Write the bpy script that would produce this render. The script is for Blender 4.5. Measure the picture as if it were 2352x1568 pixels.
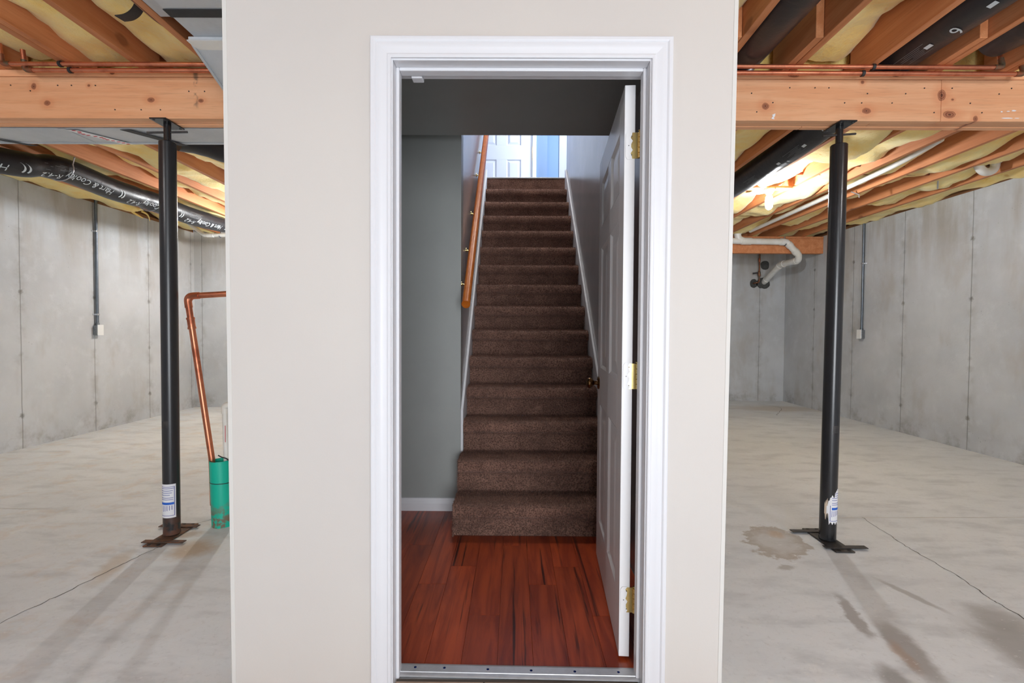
import bpy, bmesh, math, random
import numpy as np
from mathutils import Vector, Matrix, noise as mnoise

random.seed(7)
rng = np.random.default_rng(11)
scn = bpy.context.scene
for o in list(bpy.data.objects):
    bpy.data.objects.remove(o)
COL = scn.collection

# ------------------------------------------------------------------ camera
F_PX, PITCH, YAW, ROLL, CAM_H = 1110.0, 0.0242, -0.0052, 0.0059, 1.1824
_f0 = Vector((math.sin(YAW), math.cos(YAW), 0))
_fw = _f0 * math.cos(PITCH) - Vector((0, 0, 1)) * math.sin(PITCH)
_r0 = Vector((math.cos(YAW), -math.sin(YAW), 0))
_u0 = _r0.cross(_fw)
_rt = _r0 * math.cos(ROLL) + _u0 * math.sin(ROLL)
_up = _u0 * math.cos(ROLL) - _r0 * math.sin(ROLL)
cam_d = bpy.data.cameras.new('camera')
cam_d.sensor_width = 36.0
cam_d.lens = F_PX * 36.0 / 2352.0
cam_d.clip_start = 0.05
cam = bpy.data.objects.new('camera', cam_d)
cam.matrix_world = Matrix(((_rt.x, _up.x, -_fw.x, 0), (_rt.y, _up.y, -_fw.y, 0),
                           (_rt.z, _up.z, -_fw.z, CAM_H), (0, 0, 0, 1)))
COL.objects.link(cam)
scn.camera = cam

# ------------------------------------------------------------------ exposure, world, daylight
scn.view_settings.view_transform = 'Standard'
scn.view_settings.look = 'None'
scn.view_settings.gamma = 1.0
scn.view_settings.use_curve_mapping = False
scn.view_settings.exposure = 0.12
BULB = 300.0          # emission strength of the near basement bulbs
BULB_FAR = 560.0     # and of the brighter pair beyond the girder
BULB_LEFT = 980.0
DAY = 95.0           # daylight through the upstairs hall window (W)
STAIR_FILL = 215.0      # emission strength of the added, unseen fill dome over the stairs
PATIO_FILL = 160.0         # added light from an unseen patio door behind the viewpoint (W)

w = bpy.data.worlds.new('world')
scn.world = w
w.use_nodes = True
w.node_tree.nodes['Background'].inputs[0].default_value = (0.55, 0.7, 1.0, 1)
w.node_tree.nodes['Background'].inputs[1].default_value = 0.6


def area_light(name, loc, rot, size, size_y, power, col):
    d = bpy.data.lights.new(name, 'AREA')
    d.shape = 'RECTANGLE'
    d.size, d.size_y, d.energy, d.color = size, size_y, power, col
    o = bpy.data.objects.new(name, d)
    o.location = loc
    o.rotation_euler = rot
    COL.objects.link(o)
    return o


area_light('hall_window_daylight', (1.74, 6.45, 4.35), (0, math.radians(90), 0), 1.3, 0.9, DAY, (0.74, 0.86, 1.0))

area_light('added_patio_light', (.95, -3.42, 1.12), (math.radians(90), 0, math.radians(0)), 2.3, 2.0, PATIO_FILL, (0.93, 0.965, 1.0))  # frontal light added behind the viewpoint to reach through the doorway

# ------------------------------------------------------------------ key dimensions (metres)
XL, XR = -4.775, 4.562          # concrete side walls
YBL, YBR = 7.19, 8.2            # back walls left / right of the stair enclosure
D = 1.562                       # front face of the cream wall
WT = 0.115                      # its thickness
JZ = 2.585                      # joist undersides
JT = 2.885                      # joist tops
JP, JX = 0.39, 1.10             # joist pitch and one joist centre
BY0, BY1, BZ0, BZ1 = 2.655, 2.782, 2.324, 2.547   # girder
SR, ST, SY = 0.196, 0.208, 2.7226                 # stair riser, tread, first riser
SXL, SXR = -0.345, 0.587                          # stairwell walls
UZ = 15 * SR                                       # upstairs floor
HALL_TOP = 5.45

# ------------------------------------------------------------------ node helpers
class NT:
    def __init__(self, name):
        self.m = bpy.data.materials.new(name)
        self.m.use_nodes = True
        self.t = self.m.node_tree
        self.b = self.t.nodes['Principled BSDF']
        self._oc = None

    def n(self, typ, **kw):
        nd = self.t.nodes.new(typ)
        for k, v in kw.items():
            setattr(nd, k, v)
        return nd

    def put(self, sock, v):
        if isinstance(v, bpy.types.NodeSocket):
            self.t.links.new(v, sock)
        elif v is not None:
            if sock.type == 'RGBA' and len(v) == 3:
                v = (*v, 1)
            sock.default_value = v

    def oc(self):
        if self._oc is None:
            self._oc = self.n('ShaderNodeTexCoord').outputs['Object']
        return self._oc

    def mapping(self, vec=None, loc=(0, 0, 0), rot=(0, 0, 0), scale=(1, 1, 1), typ='POINT'):
        nd = self.n('ShaderNodeMapping', vector_type=typ)
        self.put(nd.inputs['Vector'], vec if vec is not None else self.oc())
        self.put(nd.inputs['Location'], loc)
        self.put(nd.inputs['Rotation'], rot)
        self.put(nd.inputs['Scale'], scale)
        return nd.outputs[0]

    def noise(self, scale=5, detail=4, rough=.55, vec=None, dist=0, out=0):
        nd = self.n('ShaderNodeTexNoise')
        self.put(nd.inputs['Vector'], vec if vec is not None else self.oc())
        self.put(nd.inputs['Scale'], scale)
        self.put(nd.inputs['Detail'], detail)
        self.put(nd.inputs['Roughness'], rough)
        self.put(nd.inputs['Distortion'], dist)
        return nd.outputs[out]

    def voronoi(self, scale=5, vec=None, feature='F1', rnd=1):
        nd = self.n('ShaderNodeTexVoronoi', feature=feature)
        self.put(nd.inputs['Vector'], vec if vec is not None else self.oc())
        self.put(nd.inputs['Scale'], scale)
        self.put(nd.inputs['Randomness'], rnd)
        return nd

    def math(self, op, a, b=None, c=None, clamp=False):
        nd = self.n('ShaderNodeMath', operation=op, use_clamp=clamp)
        self.put(nd.inputs[0], a)
        if b is not None: self.put(nd.inputs[1], b)
        if c is not None: self.put(nd.inputs[2], c)
        return nd.outputs[0]

    def ramp(self, fac, a, b, x=0.0, y=1.0, smooth=True):
        nd = self.n('ShaderNodeMapRange', interpolation_type='SMOOTHSTEP' if smooth else 'LINEAR')
        self.put(nd.inputs[0], fac)
        self.put(nd.inputs[1], a); self.put(nd.inputs[2], b)
        self.put(nd.inputs[3], x); self.put(nd.inputs[4], y)
        return nd.outputs[0]

    def mix(self, fac, a, b, mode='MIX'):
        nd = self.n('ShaderNodeMix', data_type='RGBA', blend_type=mode)
        self.put(nd.inputs[0], fac)
        self.put(nd.inputs[6], a); self.put(nd.inputs[7], b)
        return nd.outputs[2]

    def sep(self, vec=None):
        nd = self.n('ShaderNodeSeparateXYZ')
        self.put(nd.inputs[0], vec if vec is not None else self.oc())
        return nd.outputs

    def vadd(self, a, b):
        nd = self.n('ShaderNodeVectorMath', operation='ADD')
        self.put(nd.inputs[0], a); self.put(nd.inputs[1], b)
        return nd.outputs[0]

    def bump(self, h, strength=.3, dist=.01):
        nd = self.n('ShaderNodeBump')
        self.put(nd.inputs['Strength'], strength)
        self.put(nd.inputs['Distance'], dist)
        self.put(nd.inputs['Height'], h)
        self.put(self.b.inputs['Normal'], nd.outputs[0])

    def base(self, col=None, rough=None, metal=None, spec=None, coat=None, sheen=None):
        if col is not None: self.put(self.b.inputs['Base Color'], col)
        if rough is not None: self.put(self.b.inputs['Roughness'], rough)
        if metal is not None: self.put(self.b.inputs['Metallic'], metal)
        if spec is not None: self.put(self.b.inputs['Specular IOR Level'], spec)
        if coat is not None: self.put(self.b.inputs['Coat Weight'], coat)
        if sheen is not None: self.put(self.b.inputs['Sheen Weight'], sheen)
        return self

    def rand(self):
        return self.n('ShaderNodeObjectInfo').outputs['Random']

    def randvec(self, k=20.0):
        r = self.rand()
        nd = self.n('ShaderNodeCombineXYZ')
        self.put(nd.inputs[0], self.math('MULTIPLY', r, k))
        self.put(nd.inputs[1], self.math('MULTIPLY', r, k * 1.7))
        self.put(nd.inputs[2], self.math('MULTIPLY', r, k * .6))
        return self.vadd(self.oc(), nd.outputs[0])


def s2l(r, g, b):
    f = lambda c: (c / 255 / 12.92) if c <= 10 else ((c / 255 + .055) / 1.055) ** 2.4
    return (f(r), f(g), f(b))


M = {}


def simple(name, rgb, rough=.5, metal=0, var=.0, vscale=8, bump=0, bscale=80, rgb2=None, spec=None, coat=None):
    k = NT(name)
    c = s2l(*rgb)
    if var or rgb2:
        c2 = s2l(*rgb2) if rgb2 else tuple(x * (1 - var) for x in c)
        c = k.mix(k.ramp(k.noise(vscale, 5, .6), .35, .65), c, c2)
    k.base(c, rough, metal, spec, coat)
    if bump:
        k.bump(k.noise(bscale, 3), bump, .004)
    M[name] = k.m
    return k


simple('white_paint', (224, 224, 228), .38, bump=.03, bscale=60)
simple('door_paint', (236, 235, 236), .34, bump=.03, bscale=50)
simple('hall_door_paint', (236, 238, 244), .4)
simple('grey_drywall', (158, 161, 158), .42, var=.05, vscale=3, bump=.05, bscale=160)
simple('stair_paint', (172, 171, 174), .26, var=.10, vscale=2.2, bump=.05, bscale=60, spec=.75)
simple('blue_paint', (128, 152, 186), .55)
simple('hall_carpet', (150, 140, 132), .95, var=.2, vscale=60)
simple('hall_ceiling', (235, 235, 235), .8)
simple('plastic_white', (238, 238, 236), .35)
simple('pvc', (236, 234, 229), .32, rgb2=(226, 222, 212), vscale=6)
simple('pvc_dirty', (220, 214, 200), .4, rgb2=(178, 160, 138), vscale=14)
simple('black_paint', (33, 33, 36), .24, var=.25, vscale=25, bump=.03, bscale=120, spec=.6)
simple('black_steel', (48, 47, 48), .5, .2, rgb2=(70, 66, 64), vscale=30)
simple('black_strap', (38, 38, 40), .6, var=.3, vscale=40)
simple('black_void', (22, 21, 22), .9)
simple('ink_black', (25, 30, 32), .7)
simple('ink_white', (205, 214, 218), .5)
simple('ink_grey', (120, 124, 126), .5)
simple('ink_blue', (25, 95, 200), .5)
simple('ink_violet', (92, 96, 165), .6)
simple('ink_red', (205, 60, 75), .5)
simple('paper', (232, 232, 236), .7)
simple('torn_paper', (205, 186, 165), .9)
simple('brass', (232, 208, 140), .22, 1.0, var=.15, vscale=30)
simple('antique_brass', (150, 112, 70), .25, 1.0, rgb2=(90, 64, 42), vscale=40)
simple('screw_blue', (28, 50, 120), .3, .9)
simple('screw_dark', (70, 70, 72), .4, .8)
simple('aluminium', (205, 206, 209), .4, .45, var=.1, vscale=30)
simple('foil', (232, 233, 234), .30, .75, bump=.35, bscale=35)
simple('conduit_steel', (112, 120, 128), .38, .75, var=.15, vscale=14)
simple('galv_box', (150, 154, 158), .4, .8, var=.25, vscale=60)
simple('strap_steel', (190, 192, 196), .35, .9)
simple('cable_yellow', (228, 190, 40), .5)
simple('cable_brown', (150, 104, 80), .5)
simple('mortar_dark', (82, 82, 80), .95, var=.3, vscale=40)
simple('crack_dark', (96, 92, 88), .95)
simple('joint_pale', (214, 212, 208), .9)
simple('grout', (96, 88, 80), .9)
simple('window_frame', (230, 232, 236), .5)
simple('porcelain', (240, 238, 232), .3)
simple('drywall_edge', (216, 213, 208), .7)

k = NT('tile')
k.base(k.mix(k.ramp(k.noise(14, 5, .6), .3, .7), s2l(196, 172, 150), s2l(170, 146, 128)), .45)
M['tile'] = k.m

k = NT('cream_wall')
n1 = k.noise(1.2, 3, .5)
c = k.mix(k.ramp(n1, .35, .7), s2l(210, 204, 198), s2l(206, 200, 195))
sp = k.voronoi(9, rnd=1)
mk = k.math('MULTIPLY', k.ramp(sp.outputs['Distance'], .018, .008), k.ramp(k.noise(1.7, 1), .62, .66))
c = k.mix(k.math('MULTIPLY', mk, .6), c, s2l(150, 140, 130))
k.base(c, .62)
k.bump(k.noise(170, 2), .05, .003)
M['cream_wall'] = k.m


def concrete_wall(name, axis, seam0, pitch):
    """cast wall: form seams every `pitch` along `axis` with tie marks up each seam"""
    k = NT(name)
    P = k.sep()
    a = P[axis]
    big = k.noise(1.1, 5, .6)
    mid = k.noise(6, 5, .65)
    fine = k.noise(45, 3, .6)
    c = k.mix(k.ramp(big, .3, .7), s2l(205, 208, 211), s2l(188, 191, 194))
    c = k.mix(k.math('MULTIPLY', k.ramp(mid, .5, .75), .45), c, s2l(214, 217, 220))
    c = k.mix(k.math('MULTIPLY', k.ramp(k.noise(2.6, 4, .6, k.mapping(loc=(3, 7, 1), scale=(1, 1, .45))), .52, .72), .5), c, s2l(174, 169, 162))
    # brown runs near the top, as leaked water leaves them
    runs = k.noise(2.2, 4, .6, k.mapping(scale=(1.6, 1.6, .25)))
    topm = k.math('MULTIPLY', k.ramp(P[2], 1.55, 2.5), k.ramp(runs, .40, .62))
    c = k.mix(k.math('MULTIPLY', topm, .6), c, s2l(158, 148, 134))
    # seams
    wob = k.math('MULTIPLY', k.math('SUBTRACT', k.noise(3, 2), .5), .012)
    s = k.math('DIVIDE', k.math('SUBTRACT', k.math('ADD', a, wob), seam0), pitch)
    ds = k.math('MULTIPLY', k.math('ABSOLUTE', k.math('SUBTRACT', s, k.math('ROUND', s))), pitch)
    line = k.ramp(ds, .0075, .002)
    halo = k.math('MULTIPLY', k.ramp(ds, .09, .0), k.ramp(k.noise(7, 3), .45, .7))
    zz = k.math('DIVIDE', k.math('SUBTRACT', P[2], .32), .6)
    dz = k.math('MULTIPLY', k.math('ABSOLUTE', k.math('SUBTRACT', zz, k.math('ROUND', zz))), .6)
    dd = k.math('SQRT', k.math('ADD', k.math('MULTIPLY', ds, ds), k.math('MULTIPLY', dz, dz)))
    tie = k.math('MULTIPLY', k.ramp(k.math('ADD', dd, k.math('MULTIPLY', k.math('SUBTRACT', k.noise(60, 2), .5), .035)), .034, .008), k.ramp(k.noise(2.3, 1), .42, .56, .25, 1.0))
    c = k.mix(k.math('MULTIPLY', halo, .40), c, s2l(140, 137, 131))
    c = k.mix(k.math('MULTIPLY', line, .55), c, s2l(110, 107, 102))
    c = k.mix(k.math('MULTIPLY', tie, .75), c, s2l(112, 109, 104))
    # patchy darker tone towards the foot of the wall
    foot = k.math('MULTIPLY', k.ramp(P[2], .32, .0), k.ramp(k.noise(4, 4, .7), .45, .7))
    c = k.mix(k.math('MULTIPLY', foot, .6), c, s2l(132, 128, 121))
    pits = k.voronoi(26)
    pit = k.math('MULTIPLY', k.ramp(pits.outputs['Distance'], .12, .05), k.ramp(k.noise(3.3, 2), .55, .68))
    c = k.mix(k.math('MULTIPLY', pit, .6), c, s2l(100, 98, 95))
    k.base(c, .85)
    h = k.math('SUBTRACT', k.math('ADD', k.math('MULTIPLY', mid, .6), k.math('MULTIPLY', fine, .25)),
               k.math('ADD', k.math('MULTIPLY', line, .8), k.math('ADD', k.math('MULTIPLY', tie, .6), k.math('MULTIPLY', pit, .5))))
    k.bump(h, .35, .01)
    M[name] = k.m


concrete_wall('concrete_left', 1, 4.648, .822)
concrete_wall('concrete_right', 1, 4.866, .845)
concrete_wall('concrete_back', 0, 4.138, .80)
concrete_wall('concrete_back_left', 0, -4.66, .80)

# concrete floor with its stains
k = NT('concrete_floor')
P = k.sep()
big = k.noise(.9, 5, .6)
streak = k.noise(3.0, 5, .6, k.mapping(scale=(1, 2.6, 1), rot=(0, 0, .35)))
fine = k.noise(60, 4, .6)
c = k.mix(k.ramp(big, .3, .7), s2l(233, 236, 239), s2l(220, 223, 226))
c = k.mix(k.math('MULTIPLY', k.ramp(streak, .46, .70), .6), c, s2l(197, 200, 203))
c = k.mix(k.math('MULTIPLY', k.ramp(k.noise(5, 5, .7, k.mapping(loc=(4, 1, 0))), .55, .75), .5), c, s2l(240, 240, 239))
warm = k.math('MULTIPLY', k.ramp(P[0], -1.0, -2.0), k.ramp(k.noise(4.5, 4, .7, k.mapping(loc=(9, 2, 0))), .5, .68))
c = k.mix(k.math('MULTIPLY', warm, .35), c, s2l(214, 196, 178))


def blob(cx, cy, rx, ry, rot, e0, e1, amp, nscale, col, alpha, ring=None):
    global c
    wv = k.n('ShaderNodeVectorMath', operation='SCALE')
    off = k.n('ShaderNodeVectorMath', operation='SUBTRACT')
    k.put(off.inputs[0], k.noise(nscale, 4, .65, out=1)); k.put(off.inputs[1], (.5, .5, .5))
    k.put(wv.inputs[0], off.outputs[0]); wv.inputs['Scale'].default_value = amp
    v = k.mapping(k.vadd(k.oc(), wv.outputs[0]), (cx, cy, 0), (0, 0, rot), (rx, ry, 50), 'TEXTURE')
    ln = k.n('ShaderNodeVectorMath', operation='LENGTH')
    k.put(ln.inputs[0], v)
    d = ln.outputs['Value']
    m = k.ramp(d, e1, e0)
    if ring:
        m = k.math('MULTIPLY', m, k.ramp(d, ring[0], ring[1], ring[2], 1.0))
    c = k.mix(k.math('MULTIPLY', m, alpha), c, s2l(*col))
    return m


blob(1.475, 2.70, .155, .235, -.35, .90, 1.04, .22, 9, (172, 163, 152), .8, (.45, .95, .45))
blob(1.53, 2.80, .05, .06, 0, .4, 1.2, .05, 14, (196, 170, 142), .6)
blob(1.37, 2.40, .05, .03, 0, .5, 1.2, .08, 12, (176, 174, 170), .8)
blob(1.42, 2.00, .035, .17, -.25, .6, 1.15, .08, 13, (150, 144, 139), .7)
blob(1.47, 1.78, .06, .22, -.2, .5, 1.2, .10, 9, (158, 154, 150), .7)
blob(1.43, 1.74, .03, .10, -.2, .4, 1.2, .06, 12, (190, 160, 136), .5)
blob(1.30, 1.62, .05, .10, -.2, .4, 1.2, .06, 12, (140, 136, 131), .7)
blob(1.95, 1.70, .19, .36, .0, .55, 1.15, .16, 6, (160, 158, 155), .75)
blob(1.79, 2.16, .022, .16, .33, .5, 1.2, .03, 16, (158, 156, 152), .6)
blob(2.02, 1.98, .12, .12, .2, .4, 1.2, .10, 8, (158, 156, 152), .6)
blob(4.1, 7.4, .8, .35, .0, .4, 1.2, .3, 4, (196, 184, 170), .6)
blob(-1.72, 2.55, .13, .16, .2, .3, 1.2, .14, 8, (196, 170, 138), .75)
blob(-1.86, 2.73, .10, .06, .2, .3, 1.2, .10, 10, (176, 146, 112), .6)
blob(-1.98, 2.35, .06, .22, .3, .3, 1.2, .10, 8, (200, 182, 160), .6)
c = k.mix(k.math('MULTIPLY', k.ramp(k.noise(38, 5, .75), .52, .72), .28), c, s2l(176, 175, 174))
c = k.mix(k.math('MULTIPLY', k.ramp(k.noise(22, 4, .7, k.mapping(loc=(2, 8, 0), scale=(1, 2.2, 1))), .60, .72), .55), c, s2l(246, 247, 248))
k.base(c, .62, spec=.35)
k.bump(k.math('ADD', k.math('MULTIPLY', streak, .5), k.math('MULTIPLY', fine, .25)), .12, .008)
M['concrete_floor'] = k.m


def wood(name, c1, c2, axis=1, knots=0.0, rough=.6, rand=True, grain=1.0, kscale=2.2, dark=(110, 66, 44), bump=.15, knot_list=()):
    k = NT(name)
    v = k.randvec() if rand else k.oc()
    sc = [9 * grain] * 3
    sc[axis] = .55 * grain
    g = k.noise(2.2, 5, .6, k.mapping(v, scale=tuple(sc)), dist=.6)
    g2 = k.noise(14, 4, .6, k.mapping(v, scale=tuple(sc)))
    c = k.mix(k.ramp(g, .3, .7), s2l(*c1), s2l(*c2))
    c = k.mix(k.math('MULTIPLY', k.ramp(g2, .5, .75), .35), c, tuple(x * .62 for x in s2l(*c2)))
    if rand:
        hs = k.n('ShaderNodeHueSaturation')
        k.put(hs.inputs['Value'], k.ramp(k.rand(), 0, 1, .86, 1.12, False))
        k.put(hs.inputs['Color'], c)
        c = hs.outputs[0]
    if knots:
        ks = [kscale * 1.3] * 3
        ks[axis] = kscale * .8
        ks[2] = kscale * 1.3
        ks[0 if axis == 1 else 1] = 0.0
        pv_ = k.sep(v)
        cb = k.n('ShaderNodeCombineXYZ')
        k.put(cb.inputs[0], k.math('MULTIPLY', pv_[axis], ks[axis]))
        k.put(cb.inputs[1], k.math('MULTIPLY', pv_[2], ks[2]))
        vo = k.voronoi(1.0, cb.outputs[0])
        vo.voronoi_dimensions = '2D'
        d = k.math('ADD', vo.outputs['Distance'], k.math('MULTIPLY', k.noise(30, 2, vec=v), .04))
        ring = k.math('MULTIPLY', k.ramp(d, .30, .1), .30)
        c = k.mix(k.math('MULTIPLY', ring, knots), c, s2l(*dark))
        c = k.mix(k.math('MULTIPLY', k.math('MULTIPLY', k.ramp(d, .115, .07), k.ramp(vo.outputs['Color'], .35, .45)), knots), c, s2l(*dark))
    if knot_list:
        P = k.sep()
        nz = k.math('MULTIPLY', k.math('SUBTRACT', k.noise(25, 3), .5), .55)
        core, halo = None, None
        for (kx, kz, rx, rz) in knot_list:
            u = k.math('MULTIPLY', k.math('SUBTRACT', P[0], kx), 1 / rx)
            v_ = k.math('MULTIPLY', k.math('SUBTRACT', P[2], kz), 1 / rz)
            d = k.math('SQRT', k.math('ADD', k.math('MULTIPLY', u, u), k.math('MULTIPLY', v_, v_)))
            core = d if core is None else k.math('MINIMUM', core, d)
        core = k.math('ADD', core, nz)
        c = k.mix(k.ramp(core, 3.4, .9, 0, .38), c, s2l(206, 126, 82))
        rings = k.math('MULTIPLY', k.ramp(core, 1.06, .90), k.ramp(k.math('SINE', k.math('MULTIPLY', core, 14)), -1, 1, .55, .95))
        c = k.mix(rings, c, s2l(128, 72, 52))
        c = k.mix(k.math('MULTIPLY', k.ramp(core, .45, .1), .7), c, s2l(84, 46, 36))
        # grey weathered streak near the duct
        st = k.math('MULTIPLY', k.ramp(k.math('ABSOLUTE', k.math('SUBTRACT', k.math('ADD', P[0], k.math('MULTIPLY', nz, .02)), -1.745)), .018, .004),
                    k.math('MULTIPLY', k.ramp(k.noise(14, 4, .7), .40, .55), k.ramp(P[2], 2.36, 2.42)))
        c = k.mix(k.math('MULTIPLY', st, .7), c, s2l(96, 84, 72))
    k.base(c, rough, spec=.3)
    k.bump(g2, bump, .004)
    M[name] = k.m


KNOTS = [(-2.632, 2.494, .014, .017), (-2.560, 2.405, .018, .014), (-1.990, 2.424, .020, .013), (-1.717, 2.421, .015, .011), (-2.33, 2.50, .008, .007),
         (1.352, 2.402, .020, .018), (1.897, 2.378, .024, .016), (2.302, 2.462, .022, .030), (2.347, 2.359, .034, .020), (2.486, 2.318 + .02, .013, .016),
         (1.873, 2.531, .010, .010), (2.36, 2.44, .008, .006), (-2.2, 2.568, .014, .010), (-1.5, 2.57, .02, .01), (1.5, 2.565, .03, .012), (2.05, 2.568, .02, .01),
         (.3, 2.42, .02, .017), (-.6, 2.46, .02, .02), (3.1, 2.40, .025, .02), (3.5, 2.48, .02, .018), (-3.4, 2.44, .02, .02), (-3.9, 2.39, .02, .015)]
wood('beam_wood', (238, 182, 140), (228, 164, 120), 0, 0, .6, True, 1.0, 2.6, knot_list=KNOTS)
wood('joist_wood', (208, 142, 98), (190, 120, 76), 1, .5, .62, True, .9, 2.2, (96, 52, 30))
wood('sill_wood', (150, 106, 72), (112, 78, 52), 1, .3, .7, True)
wood('sheathing', (176, 134, 92), (150, 110, 70), 0, 0, .8, False, .6)
wood('oak_rail', (206, 116, 40), (186, 96, 28), 1, 0, .34, False, 1.3)

# cherry laminate
k = NT('cherry_floor')
v = k.randvec(13)
g = k.noise(2.0, 6, .62, k.mapping(v, scale=(9, .8, 1)), dist=1.2)
g2 = k.noise(2.0, 4, .6, k.mapping(v, loc=(4, 2, 0), scale=(16, .5, 1)), dist=.5)
c = k.mix(k.ramp(g, .32, .68), s2l(178, 76, 38), s2l(132, 48, 24))
c = k.mix(k.ramp(g2, .56, .70), c, s2l(64, 22, 12))
hs = k.n('ShaderNodeHueSaturation')
k.put(hs.inputs['Value'], k.ramp(k.rand(), 0, 1, .80, 1.25, False))
k.put(hs.inputs['Color'], c)
k.base(hs.outputs[0], .30, spec=.45)
k.bump(g2, .04, .002)
M['cherry_floor'] = k.m

# fibreglass
k = NT('fibreglass')
v = k.randvec(9)
n1 = k.noise(4, 4, .6, v)
n2 = k.noise(30, 4, .7, k.mapping(v, scale=(1, .5, 1)))
c = k.mix(k.ramp(n1, .3, .7), s2l(251, 230, 156), s2l(250, 212, 118))
c = k.mix(k.math('MULTIPLY', k.ramp(n2, .5, .75), .5), c, s2l(246, 230, 170))
c = k.mix(k.math('MULTIPLY', k.ramp(k.noise(7, 3, .6, v), .66, .74), .6), c, s2l(226, 160, 40))
k.base(c, .95, spec=.1, sheen=.3)
k.bump(k.math('ADD', n2, k.math('MULTIPLY', k.noise(90, 3, .7, v), .4)), .6, .012)
M['fibreglass'] = k.m

# galvanised sheet
k = NT('galvanised')
vo = k.voronoi(70)
sh = k.ramp(k.noise(3, 4, .6), .3, .7)
cc = k.mix(sh, s2l(200, 203, 206), s2l(180, 185, 190))
cc = k.mix(k.math('MULTIPLY', k.ramp(vo.outputs['Distance'], .1, .7), .18), cc, s2l(205, 208, 212))
k.base(cc, k.ramp(k.noise(9, 3), .3, .7, .40, .52, False), .35)
k.bump(k.noise(3.2, 2), .25, .01)
M['galvanised'] = k.m

# black plastic duct jacket
k = NT('flex_jacket')
k.base(s2l(34, 34, 38), k.ramp(k.noise(4, 4, .6), .3, .7, .30, .48, False), spec=.5)
k.bump(k.noise(9, 4, .6, dist=.8), .28, .012)
M['flex_jacket'] = k.m

# copper
k = NT('copper')
t = k.ramp(k.noise(9, 4, .6), .42, .7)
k.base(k.mix(t, s2l(216, 138, 106), s2l(176, 102, 76)), k.ramp(t, 0, 1, .34, .5, False), .9)
M['copper'] = k.m
k = NT('copper_dull')
t = k.ramp(k.noise(22, 4, .7), .4, .66)
k.base(k.mix(t, s2l(150, 92, 66), s2l(104, 100, 82)), .5, .7)
M['copper_dull'] = k.m

# rusty steel
k = NT('rust_steel')
t = k.ramp(k.noise(25, 5, .7), .4, .6)
k.base(k.mix(t, s2l(86, 70, 62), s2l(122, 82, 58)), .75, .3)
k.bump(k.noise(90, 3), .3, .003)
M['rust_steel'] = k.m
k = NT('column_foot_paint')
P = k.sep()
t = k.math('MULTIPLY', k.ramp(P[2], .17, .02), k.ramp(k.noise(18, 5, .7), .40, .58))
k.base(k.mix(t, s2l(34, 34, 37), s2l(98, 62, 46)), k.ramp(t, 0, 1, .3, .8, False), spec=.6)
M['column_rusting'] = k.m

# green drain pipe with mud at its foot
k = NT('green_pipe')
P = k.sep()
t = k.math('MULTIPLY', k.ramp(P[2], .20, .03), k.ramp(k.noise(16, 5, .7, k.mapping(loc=(1, 4, 2))), .46, .56))
t2 = k.math('MULTIPLY', k.ramp(k.voronoi(55).outputs['Distance'], .22, .12), k.ramp(k.noise(8, 2), .5, .62))
cc = k.mix(t, s2l(8, 186, 158), s2l(122, 104, 86))
cc = k.mix(k.math('MULTIPLY', t2, .7), cc, s2l(70, 130, 112))
k.base(cc, .42)
M['green_pipe'] = k.m

# carpet
for nm, g in (('carpet', 1.0), ('carpet_pile', 1.0)):
    k = NT(nm)
    n1 = k.noise(8, 4, .65)
    n2 = k.noise(130, 2, .7)
    c = k.mix(k.ramp(n1, .3, .7), s2l(160, 122, 106), s2l(134, 100, 87))
    c = k.mix(k.math('MULTIPLY', k.ramp(n2, .46, .58), .75), c, s2l(78, 56, 48))
    k.base(c, .95, spec=.1, sheen=.15)
    if nm == 'carpet':
        k.bump(n2, .8, .01)
    M[nm] = k.m

for nm, pw_ in (('bulb_glow', BULB), ('bulb_glow_far', BULB_FAR), ('bulb_glow_left', BULB_LEFT)):
    k = NT(nm)
    k.put(k.b.inputs['Emission Color'], (.95, .98, 1.0))
    k.b.inputs['Emission Strength'].default_value = pw_
    k.base((1, 1, 1), .4)
    M[nm] = k.m

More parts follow.
